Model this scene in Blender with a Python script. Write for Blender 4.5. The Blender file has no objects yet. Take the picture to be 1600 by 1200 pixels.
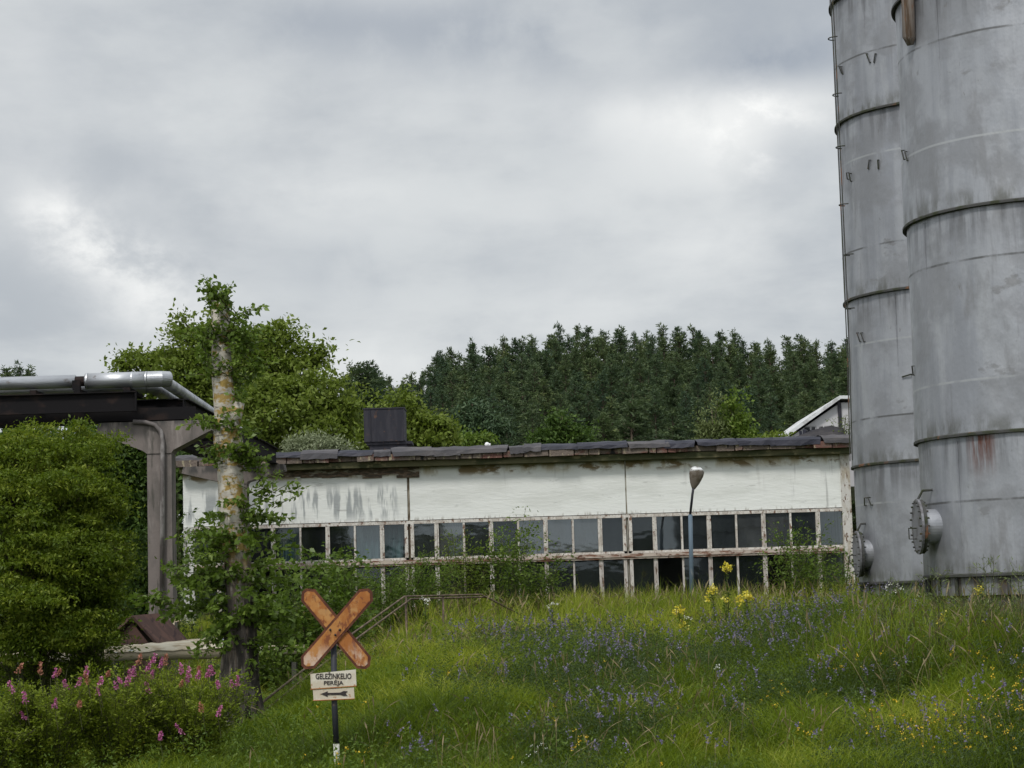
import bpy, math, random
import numpy as np
from mathutils import Vector, Matrix
random.seed(7); RNG = np.random.default_rng(11)
scene = bpy.context.scene; COL = scene.collection
R = math.radians
# ------------------------------------------------------------ camera
FPX = 3050.0; PITCH = math.atan(330/FPX); ROLL = 0.030
F_ = Vector((0, math.cos(PITCH), math.sin(PITCH)))
_r0 = Vector((1,0,0)); _u0 = Vector((0,-math.sin(PITCH), math.cos(PITCH)))
RT = _r0*math.cos(ROLL) - _u0*math.sin(ROLL); UP = _u0*math.cos(ROLL) + _r0*math.sin(ROLL)
cam = bpy.data.cameras.new('camera'); camo = bpy.data.objects.new('camera', cam); COL.objects.link(camo)
cam.sensor_width = 36; cam.lens = FPX/1600*36; cam.clip_start = 0.1; cam.clip_end = 9000
camo.matrix_world = Matrix(((RT.x, UP.x, -F_.x, 0), (RT.y, UP.y, -F_.y, 0), (RT.z, UP.z, -F_.z, 0), (0,0,0,1)))
scene.camera = camo
def at(px, py, Y):
    """world point at depth Y seen at that place of the photograph (1600x1200)"""
    d = F_ + RT*((px-800)/FPX) + UP*((600-py)/FPX)
    return d*(Y/d.y)
def pix(p):
    p = Vector(p); w = p.dot(F_)
    return 800+FPX*p.dot(RT)/w, 600-FPX*p.dot(UP)/w
# ------------------------------------------------------------ light
SUN_EL, SUN_AZ = 52, 205      # azimuth: compass-like, 0 = +Y, clockwise; the sun stands behind the camera
scene.view_settings.view_transform = 'Standard'; scene.view_settings.look = 'None'
scene.view_settings.exposure = 0.28; scene.view_settings.gamma = 1
sd = bpy.data.lights.new('sun', 'SUN'); sd.energy = 1.8; sd.angle = R(10); sd.color = (1, .97, .92)
so = bpy.data.objects.new('sun', sd); COL.objects.link(so)
sv = Vector((math.sin(R(SUN_AZ))*math.cos(R(SUN_EL)), math.cos(R(SUN_AZ))*math.cos(R(SUN_EL)), math.sin(R(SUN_EL))))
so.rotation_euler = sv.to_track_quat('Z', 'Y').to_euler()

class NT:
    def __init__(s, tree): s.t = tree; s.n = tree.nodes; s.l = tree.links
    def node(s, typ, **kw):
        n = s.n.new(typ)
        for k, v in kw.items(): setattr(n, k, v)
        return n
    def put(s, sock, v):
        if isinstance(v, bpy.types.NodeSocket): s.l.new(v, sock)
        elif v is not None:
            try: sock.default_value = v
            except Exception: sock.default_value = tuple(v)+(1,) if len(v) == 3 else v
    def math(s, op, a, b=None, c=None, clamp=False):
        n = s.node('ShaderNodeMath', operation=op, use_clamp=clamp); s.put(n.inputs[0], a)
        if b is not None: s.put(n.inputs[1], b)
        if c is not None: s.put(n.inputs[2], c)
        return n.outputs[0]
    def vmath(s, op, a, b=None, out=0):
        n = s.node('ShaderNodeVectorMath', operation=op); s.put(n.inputs[0], a)
        if b is not None: s.put(n.inputs[1], b)
        return n.outputs[out]
    def mix(s, f, a, b, mode='MIX'):
        n = s.node('ShaderNodeMix', data_type='RGBA', blend_type=mode); s.put(n.inputs[0], f)
        s.put(n.inputs[6], a if isinstance(a, bpy.types.NodeSocket) else tuple(a)[:3]+(1,))
        s.put(n.inputs[7], b if isinstance(b, bpy.types.NodeSocket) else tuple(b)[:3]+(1,)); return n.outputs[2]
    def ramp(s, f, lo, hi, to0=0., to1=1.):
        n = s.node('ShaderNodeMapRange', interpolation_type='SMOOTHSTEP'); s.put(n.inputs[0], f)
        s.put(n.inputs[1], lo); s.put(n.inputs[2], hi); s.put(n.inputs[3], to0); s.put(n.inputs[4], to1); return n.outputs[0]
    def noise(s, vec, scale=1., detail=4., rough=.55, dist=0.):
        n = s.node('ShaderNodeTexNoise'); s.put(n.inputs['Vector'], vec); s.put(n.inputs['Scale'], scale)
        s.put(n.inputs['Detail'], detail); s.put(n.inputs['Roughness'], rough); s.put(n.inputs['Distortion'], dist); return n.outputs[0]

world = bpy.data.worlds.new('World'); scene.world = world; world.use_nodes = True
w = NT(world.node_tree); w.n.clear()
tc = w.node('ShaderNodeTexCoord').outputs['Generated']
sky = w.node('ShaderNodeTexSky', sky_type='NISHITA', sun_disc=False, sun_elevation=R(SUN_EL), sun_rotation=R(SUN_AZ))
sep = w.node('ShaderNodeSeparateXYZ'); w.put(sep.inputs[0], tc)
den = w.math('ADD', w.math('MAXIMUM', sep.outputs[2], 0.), 0.16)
comb = w.node('ShaderNodeCombineXYZ')
w.put(comb.inputs[0], w.math('DIVIDE', sep.outputs[0], den)); w.put(comb.inputs[1], w.math('DIVIDE', sep.outputs[1], den))
cl = comb.outputs[0]
n1 = w.noise(w.vmath('ADD', w.vmath('MULTIPLY', cl, (1, .8, 1)), (3.1, 1.7, .4)), 1.3, 8, .55, .15)
n2 = w.noise(w.vmath('ADD', cl, (9.0, 4.2, 2.)), 3.6, 8, .6, .2)
n3 = w.noise(w.vmath('ADD', w.vmath('MULTIPLY', tc, (1, 1, 1.7)), (5.3, 0.2, 2.)), 7.0, 7, .56, .2)
mixn = w.math('ADD', w.math('ADD', w.math('MULTIPLY', n1, .42), w.math('MULTIPLY', n2, .2)), w.math('MULTIPLY', n3, .38))
t = w.ramp(mixn, .40, .60)
cloud = w.mix(t, (.40, .428, .458), (.575, .596, .604))
def patch(px, py, w_px, h_px):        # a lighter gap in the cloud deck towards a compass direction
    c = at(px, py, 1).normalized()
    dv = w.vmath('SUBTRACT', tc, tuple(c)); s_ = w.node('ShaderNodeSeparateXYZ'); w.put(s_.inputs[0], dv)
    wx, hz = w_px/FPX, h_px/FPX
    q = w.math('ADD', w.math('POWER', w.math('ABSOLUTE', w.math('DIVIDE', s_.outputs[0], wx)), 2.), w.math('POWER', w.math('ABSOLUTE', w.math('DIVIDE', s_.outputs[2], hz)), 2.))
    return w.math('EXPONENT', w.math('MULTIPLY', q, -1.))
wisp = w.ramp(w.noise(w.vmath('MULTIPLY', tc, (1, 1, 1.5)), 22., 8, .62, .1), .36, .66, .15, 1.)
wisp2 = w.ramp(w.noise(tc, 13., 7, .55, .1), .38, .62, .3, 1.)
hb = None
for a in [(1110,200,170,90,.42,wisp2),(1150,165,80,45,.7,wisp),(1172,228,50,45,.95,wisp),(1250,190,70,30,.4,wisp),(1010,165,230,50,.32,wisp2),(95,350,70,50,.6,wisp),(70,300,120,90,.35,wisp2),(175,400,70,35,.6,wisp),(235,450,90,60,.55,wisp),(260,520,120,60,.4,wisp2),(330,150,330,80,.26,wisp2),
          (640,575,200,50,.45,wisp2),(1120,385,120,50,.32,wisp2),(580,20,110,40,.35,wisp2),(20,80,60,60,.35,wisp2),(430,300,200,70,.25,wisp2),(700,330,250,60,.15,wisp2),(900,480,300,40,.12,wisp2)]:
    v = w.math('MULTIPLY', w.math('MULTIPLY', patch(*a[:4]), a[4]), a[5])
    hb = v if hb is None else w.math('ADD', hb, v)
cloud = w.mix(w.math('MINIMUM', hb, 1.), cloud, (.88, .88, .86))
dk = None
for a in [(900,50,460,80,.8),(1210,90,150,40,.8),(1250,255,60,50,.5),(400,30,300,50,.5),(120,110,160,60,.4),(250,240,260,40,.25),(700,420,260,60,.25),(520,410,140,60,.35),(860,230,90,60,.2)]:
    v = w.math('MULTIPLY', patch(*a[:4]), a[4]); dk = v if dk is None else w.math('ADD', dk, v)
cloud = w.mix(w.math('MULTIPLY', dk, wisp2), cloud, (.32, .353, .40))
# the cloud deck is thinner overhead and towards the sun, behind the camera
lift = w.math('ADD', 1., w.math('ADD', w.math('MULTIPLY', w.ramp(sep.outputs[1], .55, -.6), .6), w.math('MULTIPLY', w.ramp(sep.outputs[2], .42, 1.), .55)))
b1 = w.node('ShaderNodeBackground'); w.put(b1.inputs[0], sky.outputs[0]); b1.inputs[1].default_value = 0.06
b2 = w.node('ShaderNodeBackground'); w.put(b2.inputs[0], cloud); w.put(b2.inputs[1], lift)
ms = w.node('ShaderNodeMixShader'); ms.inputs[0].default_value = .93
w.l.new(b1.outputs[0], ms.inputs[1]); w.l.new(b2.outputs[0], ms.inputs[2])
wo = w.node('ShaderNodeOutputWorld'); w.l.new(ms.outputs[0], wo.inputs[0])

# ------------------------------------------------------------ materials
def layered(name, base, layers=(), rough=.8, metal=0., bump=None, coord='world', spec=.3, rvar=0.):
    """base colour under worn, stained or mottled layers; each layer is a noise mask, optionally limited to a region"""
    m = bpy.data.materials.new(name); m.use_nodes = True; g = NT(m.node_tree); bs = g.n['Principled BSDF']
    if coord == 'world': P = g.node('ShaderNodeNewGeometry').outputs['Position']
    else: P = g.node('ShaderNodeTexCoord').outputs['Object']
    sp = g.node('ShaderNodeSeparateXYZ'); g.put(sp.inputs[0], P)
    c = None; col = tuple(base)[:3]
    for i, L in enumerate(layers):
        sc = L.get('scale', (1,1,1))
        if not hasattr(sc, '__len__'): sc = (sc,)*3
        if L.get('flat'): f = 1.
        else:
            nz = g.noise(g.vmath('ADD', g.vmath('MULTIPLY', P, sc), (i*7.3+L.get('off', 0), i*3.1, i*5.7)), 1., L.get('detail', 5), L.get('rough', .6), L.get('dist', 0.))
            f = g.ramp(nz, L.get('lo', .45), L.get('hi', .6))
        for ax, key in enumerate('xyz'):
            if key in L:                                   # (a, b): fades in between a and b along the axis
                f = g.math('MULTIPLY', f, g.ramp(sp.outputs[ax], *L[key]) if L[key][0] < L[key][1] else g.ramp(sp.outputs[ax], L[key][1], L[key][0], 1., 0.))
            if key+'2' in L:
                q = L[key+'2']; f = g.math('MULTIPLY', f, g.ramp(sp.outputs[ax], *q) if q[0] < q[1] else g.ramp(sp.outputs[ax], q[1], q[0], 1., 0.))
        if 'amt' in L: f = g.math('MULTIPLY', f, L['amt'])
        c = g.mix(f, c if c is not None else col, L['col'])
    if c is None: bs.inputs['Base Color'].default_value = col+(1,)
    else: g.l.new(c, bs.inputs['Base Color'])
    bs.inputs['Roughness'].default_value = rough; bs.inputs['Metallic'].default_value = metal
    bs.inputs['Specular IOR Level'].default_value = spec
    if rvar: g.l.new(g.ramp(g.noise(P, 2.5, 4), .3, .7, rough-rvar, rough+rvar), bs.inputs['Roughness'])
    if bump:
        bn = g.node('ShaderNodeBump'); bn.inputs['Strength'].default_value = bump[1]; bn.inputs['Distance'].default_value = bump[2] if len(bump) > 2 else .02
        sc = bump[0] if hasattr(bump[0], '__len__') else (bump[0],)*3
        g.l.new(g.noise(g.vmath('MULTIPLY', P, sc), 1., 5, .6), bn.inputs['Height']); g.l.new(bn.outputs[0], bs.inputs['Normal'])
    return m
def leafmat(name, a, b, c=None, trans=.35, rough=.55, mid=.5):
    """leaf colours run from a to b (to c) with the per-leaf 'tone' value; light passes through the blade"""
    m = bpy.data.materials.new(name); m.use_nodes = True; g = NT(m.node_tree); bs = g.n['Principled BSDF']
    at_ = g.node('ShaderNodeAttribute', attribute_name='tone').outputs['Fac']
    col = g.mix(g.ramp(at_, 0., mid if c else 1.), a, b)
    if c: col = g.mix(g.ramp(at_, mid, 1.), col, c)
    g.l.new(col, bs.inputs['Base Color']); bs.inputs['Roughness'].default_value = rough; bs.inputs['Specular IOR Level'].default_value = .25
    tr = g.node('ShaderNodeBsdfTranslucent'); g.l.new(g.mix(.5, col, (b[0]*1.3, b[1]*1.35, b[2]*.7)), tr.inputs[0])
    mx = g.node('ShaderNodeMixShader'); mx.inputs[0].default_value = trans
    g.l.new(bs.outputs[0], mx.inputs[1]); g.l.new(tr.outputs[0], mx.inputs[2]); g.l.new(mx.outputs[0], g.n['Material Output'].inputs[0])
    return m
# ------------------------------------------------------------ object helpers
WL = {}            # world place of each root or part, so meshes can be written in world coordinates
def thing(name, label, cat, loc=(0,0,0), group=None):
    o = bpy.data.objects.new(name, None); o.empty_display_size = .2; COL.objects.link(o); o.location = loc
    o['label'] = label; o['category'] = cat
    if group: o['group'] = group
    WL[o.name] = Vector(loc); return o
def tag(o, label, cat, group=None, kind=None):
    if label: o['label'] = label
    if cat: o['category'] = cat
    if group: o['group'] = group
    if kind: o['kind'] = kind
    return o
def link(name, me, mats, parent=None, smooth=False, origin=None):
    if not isinstance(mats, (list, tuple)): mats = [mats]
    for m in mats: me.materials.append(m)
    off = Vector((0,0,0))
    if parent is not None: off = WL[parent.name]
    elif origin is not None: off = Vector(origin)
    if off.length > 0: me.transform(Matrix.Translation(-off))
    if smooth: me.polygons.foreach_set('use_smooth', [True]*len(me.polygons))
    o = bpy.data.objects.new(name, me); COL.objects.link(o)
    if parent is not None: o.parent = parent
    elif origin is not None: o.location = origin
    WL[o.name] = off; return o
class MB:
    def __init__(s): s.v = []; s.f = []; s.m = []; s.k = 0; s.marks = []
    def add(s, vs, fs, mi=None):
        b = len(s.v); s.marks.append((b, len(s.f))); s.v += [tuple(v) for v in vs]; s.f += [tuple(b+i for i in f) for f in fs]; s.m += [s.k if mi is None else mi]*len(fs); return s
    def box(s, x0, x1, y0, y1, z0, z1, mi=None, j=0.):
        q = lambda: random.uniform(-j, j) if j else 0.
        vs = [(x+q(), y+q(), z+q()) for z in (z0, z1) for (x, y) in ((x0,y0),(x1,y0),(x1,y1),(x0,y1))]
        return s.add(vs, [(3,2,1,0),(4,5,6,7),(0,1,5,4),(1,2,6,5),(2,3,7,6),(3,0,4,7)], mi)
    def prism(s, poly, y0, y1, mi=None):       # polygon in x,z pushed along y
        n = len(poly); vs = [(x, y0, z) for x, z in poly]+[(x, y1, z) for x, z in poly]
        return s.add(vs, [tuple(range(n)), tuple(reversed(range(n, 2*n)))]+[(i, i+n, (i+1) % n+n, (i+1) % n) for i in range(n)], mi)
    def tube(s, pts, r, n=8, mi=None, cap=True):
        pts = [Vector(p) for p in pts]; k = len(pts); rs = r if hasattr(r, '__len__') else [r]*k
        vs = []; ref = None
        for i, p in enumerate(pts):
            d = (pts[min(i+1, k-1)]-pts[max(i-1, 0)]).normalized()
            if ref is None: ref = d.orthogonal().normalized()
            ref = (ref-d*ref.dot(d)); ref = ref.normalized() if ref.length > 1e-6 else d.orthogonal().normalized()
            b = d.cross(ref)
            vs += [p+(ref*math.cos(2*math.pi*j/n)+b*math.sin(2*math.pi*j/n))*rs[i] for j in range(n)]
        fs = [(i*n+j, i*n+(j+1) % n, (i+1)*n+(j+1) % n, (i+1)*n+j) for i in range(k-1) for j in range(n)]
        if cap: fs += [tuple(reversed(range(n))), tuple(range((k-1)*n, k*n))]
        return s.add(vs, fs, mi)
    def lathe(s, c, prof, n=48, mi=None, axis='z', cap0=False, cap1=False, wob=None):
        c = Vector(c); vs = []
        for (r, h) in prof:
            for j in range(n):
                a = 2*math.pi*j/n; rr = r+(wob(a, h) if wob else 0)
                if axis == 'z': vs.append(c+Vector((rr*math.cos(a), rr*math.sin(a), h)))
                elif axis == 'y': vs.append(c+Vector((rr*math.cos(a), h, rr*math.sin(a))))
                else: vs.append(c+Vector((h, rr*math.cos(a), rr*math.sin(a))))
        k = len(prof)
        fs = [(i*n+j, i*n+(j+1) % n, (i+1)*n+(j+1) % n, (i+1)*n+j) for i in range(k-1) for j in range(n)]
        if cap0: fs.append(tuple(reversed(range(n))))
        if cap1: fs.append(tuple(range((k-1)*n, k*n)))
        return s.add(vs, fs, mi)
    def quad(s, a, b, c, d, mi=None): return s.add([a, b, c, d], [(0,1,2,3)], mi)
    def build(s, name, mats, parent=None, smooth=False, origin=None):
        me = bpy.data.meshes.new(name); me.from_pydata(s.v, [], s.f)
        if isinstance(mats, (list, tuple)) and len(mats) > 1: me.polygons.foreach_set('material_index', s.m)
        me.validate(); return link(name, me, mats, parent, smooth, origin)
def each(mb, name, mats, parent, smooth=False):
    """one object for every shape added to the builder"""
    mk = mb.marks+[(len(mb.v), len(mb.f))]; out = []
    for (v0, f0), (v1, f1) in zip(mk[:-1], mk[1:]):
        q = MB(); q.v = mb.v[v0:v1]; q.f = [tuple(i-v0 for i in f) for f in mb.f[f0:f1]]; q.m = mb.m[f0:f1]; out.append(q.build(name, mats, parent, smooth))
    return out
def quads_mesh(name, V, tone=None, mats=None, parent=None, smooth=False, origin=None, mi=None):
    """V: (n, 4, 3) separate quads, or (n, k, 2, 3) ribbons of k rungs"""
    V = np.asarray(V, dtype=np.float32); me = bpy.data.meshes.new(name)
    if V.ndim == 3: n = V.shape[0]; idx = np.arange(n*4, dtype=np.int32); per = 1
    else:
        n, k = V.shape[:2]; base = (np.arange(n)*k*2)[:, None, None]; i = np.arange(k-1)[None, :, None]*2
        idx = (base+i+np.array([0, 1, 3, 2])[None, None, :]).astype(np.int32).ravel(); per = k-1
    nf = len(idx)//4; vv = V.reshape(-1, 3)
    me.vertices.add(len(vv)); me.vertices.foreach_set('co', vv.ravel())
    me.loops.add(len(idx)); me.loops.foreach_set('vertex_index', idx)
    me.polygons.add(nf); me.polygons.foreach_set('loop_start', np.arange(nf, dtype=np.int32)*4)
    if tone is not None:
        a = me.attributes.new('tone', 'FLOAT', 'FACE'); a.data.foreach_set('value', np.repeat(np.asarray(tone, dtype=np.float32), per))
    if mi is not None: me.polygons.foreach_set('material_index', np.repeat(np.asarray(mi, dtype=np.int32), per))
    me.update(calc_edges=True)
    return link(name, me, mats, parent, smooth, origin)
def unit(v): return v/np.maximum(np.linalg.norm(v, axis=-1, keepdims=True), 1e-9)
def leaf_quads(P, size, asp=.5, up=.4, dirs=None, fold=.12, droop=0.):
    """a pointed leaf (4 corners, folded on its midrib) at each point"""
    n = len(P); size = np.asarray(size)*np.ones(n)
    d = RNG.normal(size=(n, 3)) if dirs is None else dirs+RNG.normal(size=(n, 3))*.45
    d[:, 2] -= droop; d = unit(d); nn = RNG.normal(size=(n, 3)); nn[:, 2] += up*2
    s = unit(np.cross(d, nn)); nn = np.cross(s, d); L = size[:, None]
    return np.stack([P, P+d*L*.45+s*L*asp*.5+nn*L*fold, P+d*L, P+d*L*.45-s*L*asp*.5+nn*L*fold], axis=1)
def vnoise(x, y, sc, seed=0):
    x = np.asarray(x)/sc+seed*17.3; y = np.asarray(y)/sc+seed*9.1
    xi = np.floor(x); yi = np.floor(y); fx = x-xi; fy = y-yi; fx = fx*fx*(3-2*fx); fy = fy*fy*(3-2*fy)
    h = lambda a, b: np.modf(np.abs(np.sin(a*127.1+b*311.7+seed*13.7)*43758.5453))[0]
    return (h(xi, yi)*(1-fx)+h(xi+1, yi)*fx)*(1-fy)+(h(xi, yi+1)*(1-fx)+h(xi+1, yi+1)*fx)*fy
def sst(a, b, x): t = np.clip((np.asarray(x, dtype=float)-a)/(b-a), 0, 1); return t*t*(3-2*t)
# ------------------------------------------------------------ ground
def ground(X, Y):
    X = np.asarray(X, dtype=float); Y = np.asarray(Y, dtype=float)
    sh = -sst(2., 7., X)*1.4
    r = np.interp(Y-sh, [0, 15, 20, 22, 25, 28, 31, 34, 54, 70], [-1.9, -2.25, -2.2, -2.02, -1.62, -1.28, -1.02, -.9, -.92, -1.0])
    l = np.interp(Y, [0, 15, 20, 27, 35, 44, 54, 70], [-1.9, -2.3, -2.15, -1.95, -1.9, -1.35, -1.05, -1.0])
    xb = np.interp(Y, [20, 23, 27, 36, 44], [-5.5, -3.6, -3.3, -2.5, -2.6])
    k = sst(-1.3, .9, X-xb); z = l*(1-k)+r*k+.33*sst(2.5, 5.5, X)*sst(22.5, 26.5, Y)*sst(40, 30, Y)
    hill = 11*sst(75, 250, Y)*(.45+.55*sst(-22, 2, X))*np.exp(-(np.maximum(np.abs(X)-60, 0)/160)**2)*sst(900, 300, Y) + 0*X
    nz = (vnoise(X, Y, 2.3, 1)-.5)*.22+(vnoise(X, Y, .8, 2)-.5)*.08
    back = sst(-70, -150, Y)*(4.4+2.6*vnoise(X, Y*0, 38, 61)+1.0*vnoise(X, Y*0, 11, 62))*sst(-900, -300, Y)*1.25
    return z+nz*sst(90, 60, Y)+hill+back
def gz(x, y): return float(ground(x, y))
def cat_(*a): return np.unique(np.round(np.concatenate(a), 3))
gx = cat_(np.arange(-24, 24.1, .5), np.arange(-60, 60.1, 4), 60+np.geomspace(1, 4000, 26), -60-np.geomspace(1, 4000, 26))
gy = cat_(np.arange(14, 62, .5), 62+np.geomspace(1, 5000, 40), np.array([-1500., -900, -500, -300, -200, -160, -150, -140, -130, -120, -110, -100, -90, -80, -70, -40, -15, 0, 5, 10]))
GX, GY = np.meshgrid(gx, gy); GZ = ground(GX, GY); nx, ny = len(gx), len(gy)
mud = layered('soil_and_thatch', (.045, .05, .02), [dict(col=(.07,.065,.03), scale=2.2), dict(col=(.03,.045,.014), scale=.4, lo=.4, hi=.6)], .95, bump=(6, .6, .05))
me = bpy.data.meshes.new('ground')
ii = (np.arange(ny-1)[:, None]*nx+np.arange(nx-1)[None, :]).ravel()
fc = np.stack([ii, ii+1, ii+nx+1, ii+nx], 1)
me.from_pydata(np.stack([GX, GY, GZ], -1).reshape(-1, 3).tolist(), [], fc.tolist())
tag(link('ground', me, mud, smooth=True), 'uneven meadow ground rising from the foot of the bank to the forested hill', None, kind='structure')
# ------------------------------------------------------------ factory building
YB = 54.0
zb = lambda py: at(900, py, YB).z
xb_ = lambda px, py=850: at(px, py, YB).x
XL, XJ1, XJ2, XR = xb_(287), xb_(640), xb_(981), xb_(1333)
BAY = (XJ2-XJ1); XJ0 = XJ1-BAY
Z_ROOF, Z_FELT, Z_SLAB, Z_GUT, Z_WB = zb(694), zb(704.5), zb(713), zb(722), zb(805)
Z_RAILT, Z_RAILB, Z_SILL, Z_GR = zb(867), zb(876), zb(974), zb(990)
m_white = layered('whitewashed_concrete', (.74, .75, .725), [
    dict(col=(.66,.67,.64), scale=(.5,.5,2), lo=.45, hi=.65),
    dict(col=(.50,.51,.49), scale=(3,3,6), lo=.62, hi=.72, amt=.6),
    dict(col=(.25,.27,.28), scale=(5,1,.8), lo=.47, hi=.60, x=(XJ1-.15, XJ1-.5), z=(Z_GUT-.35, Z_GUT-.75), z2=(Z_WB-.1, Z_WB+.3), amt=.8, detail=3),
    dict(col=(.33,.33,.32), scale=(7,1,.5), lo=.56, hi=.66, x=(XR-1.9, XR-1.4), x2=(XR-.2, XR-.5), amt=.6, off=4),
    dict(col=(.42,.36,.24), scale=(2.2,1,1.2), lo=.42, hi=.6, z=(Z_GUT-.34, Z_GUT-.08), off=2),
    dict(col=(.20,.15,.08), scale=(1.3,1,2.5), lo=.50, hi=.58, z=(Z_GUT-.34, Z_GUT-.16), off=11),
    dict(col=(.38,.37,.34), scale=(4,1,.45), lo=.58, hi=.70, z=(Z_WB+.2, Z_GUT-.2), amt=.3, off=15), dict(col=(.28,.26,.22), scale=(14,1,3), lo=.52, hi=.62, z=(Z_WB+.12, Z_WB), amt=.6, off=17), dict(col=(.16,.15,.13), scale=(.9,1,6), lo=.66, hi=.70, amt=.35, off=21),
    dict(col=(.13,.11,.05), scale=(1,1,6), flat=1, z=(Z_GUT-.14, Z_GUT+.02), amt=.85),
    dict(col=(.30,.31,.31), scale=(1.1,1,5), lo=.64, hi=.72, z=(Z_WB+.55, Z_WB+.2), amt=.6, off=6)], .85, bump=((3,3,14), .35, .03))
m_paint = layered('flaking_cream_paint', (.46, .42, .38), [
    dict(col=(.60,.57,.53), scale=(6,6,3), lo=.45, hi=.55), dict(col=(.16,.085,.055), scale=(9,9,4), lo=.56, hi=.64, off=3),
    dict(col=(.30,.24,.2), scale=22, lo=.55, hi=.65)], .8, bump=(20, .5, .01))
m_rustrail = layered('rusted_window_rail', (.42,.36,.31), [dict(col=(.17,.08,.05), scale=(3,8,16), lo=.48, hi=.62), dict(col=(.09,.04,.025), scale=(7,7,20), lo=.56, hi=.66)], .85)
m_frame2 = layered('grey_flaking_wood', (.40,.36,.33), [dict(col=(.52,.49,.46), scale=(6,6,2.5), lo=.48, hi=.6), dict(col=(.15,.10,.075), scale=(12,12,5), lo=.55, hi=.63)], .85)
m_moss = layered('mossy_eaves_concrete', (.10,.095,.05), [dict(col=(.05,.055,.025), scale=(1.2,1,4)), dict(col=(.17,.15,.08), scale=(3,1,5), lo=.56, hi=.66)], .95)
m_slab = layered('spalled_roof_slab', (.15,.12,.10), [dict(col=(.15,.075,.06), scale=(1.2,1,4), lo=.52, hi=.64), dict(col=(.34,.29,.2), scale=(9,2,3), lo=.56, hi=.66), dict(col=(.02,.02,.02), scale=(2.6,1,1), lo=.60, hi=.66, off=5)], .9, bump=(14, 1, .03))
m_felt = layered('weathered_roofing_felt', (.065,.062,.068), [dict(col=(.10,.093,.096), scale=(1,3,4)), dict(col=(.07,.07,.08), scale=(2,5,6), lo=.56, hi=.68)], .75, bump=(5,.5,.03))
m_felt2 = layered('fresh_bitumen_felt', (.020,.021,.032), [dict(col=(.035,.035,.05), scale=(1.4,3,4))], .55, bump=(5,.5,.03))
m_dark = layered('dark_interior', (.05,.05,.05), [dict(col=(.03,.03,.035), scale=.8)], .9)
m_brick = layered('exposed_brickwork', (.17,.12,.085), [dict(col=(.08,.065,.05), scale=(5,5,22), lo=.45, hi=.55), dict(col=(.33,.30,.25), scale=(2.5,2.5,9), lo=.55, hi=.63)], .95, bump=((5,5,22), 1, .04))
m_grey = layered('grey_render', (.48,.47,.46), [dict(col=(.38,.37,.36), scale=(2,2,.5)), dict(col=(.30,.28,.26), scale=(5,5,2), lo=.6, hi=.7)], .85)
def glassmat(name, refl, dirt, dcol):
    m = bpy.data.materials.new(name); m.use_nodes = True; g = NT(m.node_tree); g.n.remove(g.n['Principled BSDF'])
    P = g.node('ShaderNodeNewGeometry').outputs['Position']
    bn = g.node('ShaderNodeBump'); bn.inputs['Strength'].default_value = .07; bn.inputs['Distance'].default_value = .02
    g.l.new(g.noise(g.vmath('MULTIPLY', P, (1.5, 1, 2.5)), 1., 2), bn.inputs['Height'])
    tr = g.node('ShaderNodeBsdfTransparent'); tr.inputs[0].default_value = (.62,.68,.68,1)
    gl = g.node('ShaderNodeBsdfGlossy'); gl.inputs['Roughness'].default_value = .03; gl.inputs[0].default_value = (.85,.95,1,1); g.l.new(bn.outputs[0], gl.inputs['Normal'])
    df = g.node('ShaderNodeBsdfDiffuse'); df.inputs[0].default_value = dcol+(1,)
    a = g.node('ShaderNodeMixShader'); a.inputs[0].default_value = refl; g.l.new(tr.outputs[0], a.inputs[1]); g.l.new(gl.outputs[0], a.inputs[2])
    b = g.node('ShaderNodeMixShader'); g.l.new(g.ramp(g.noise(g.vmath('MULTIPLY', P, (2.5, 1, .8)), 1., 5), .35, .65, dirt*.5, dirt), b.inputs[0])
    g.l.new(a.outputs[0], b.inputs[1]); g.l.new(df.outputs[0], b.inputs[2]); g.l.new(b.outputs[0], g.n['Material Output'].inputs[0]); return m
g_clear = glassmat('window_glass', .11, .25, (.06,.07,.075)); g_dusty = glassmat('dusty_window_glass', .17, .42, (.12,.127,.13)); g_dark = glassmat('dark_window_glass', .065, .22, (.04,.048,.052))

fb = thing('factory_building', 'long white single storey building with two rows of windows and patched felt roof', 'building', ((XL+XR)/2, YB, gz((XL+XR)/2, YB)))
for a, b in ((XL, XJ1-.035), (XJ1+.035, XJ2-.02), (XJ2+.02, XR-.26)):
    MB().box(a, b, YB, YB+.25, Z_WB, Z_GUT, j=0).build('wall_panel', m_white, fb)
b = MB(); b.box(XJ1-.033, XJ1+.033, YB+.03, YB+.2, Z_SILL, Z_GUT); b.box(XJ2-.018, XJ2+.018, YB+.03, YB+.2, Z_SILL, Z_GUT)
each(b, 'panel_joint', layered('rust_stained_joint', (.42,.40,.35), [dict(col=(.10,.075,.05), scale=(1,1,2), flat=1, x=(XJ1+.3, XJ1+.2)), dict(col=(.24,.21,.16), scale=(9,9,3))], .9), fb)
b = MB(); b.box(XR-.26, XR, YB-.04, YB+.3, Z_GR-.6, Z_GUT+.25); b.build('corner_pier', layered('stained_corner_pier', (.52,.50,.47), [dict(col=(.36,.32,.26), scale=(6,6,2)), dict(col=(.14,.09,.06), scale=(14,14,6), lo=.58, hi=.64)], .85, bump=(9,.7,.02)), fb)
b = MB(); b.box(XL, XL+.30, YB-.03, YB+.3, Z_GR-.6, Z_WB-.003); b.build('corner_pier', layered('flaking_left_pier', (.55,.55,.53), [dict(col=(.38,.37,.34), scale=(5,5,1.5)), dict(col=(.15,.13,.11), scale=(12,12,5), lo=.60, hi=.66)], .85), fb)
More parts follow.
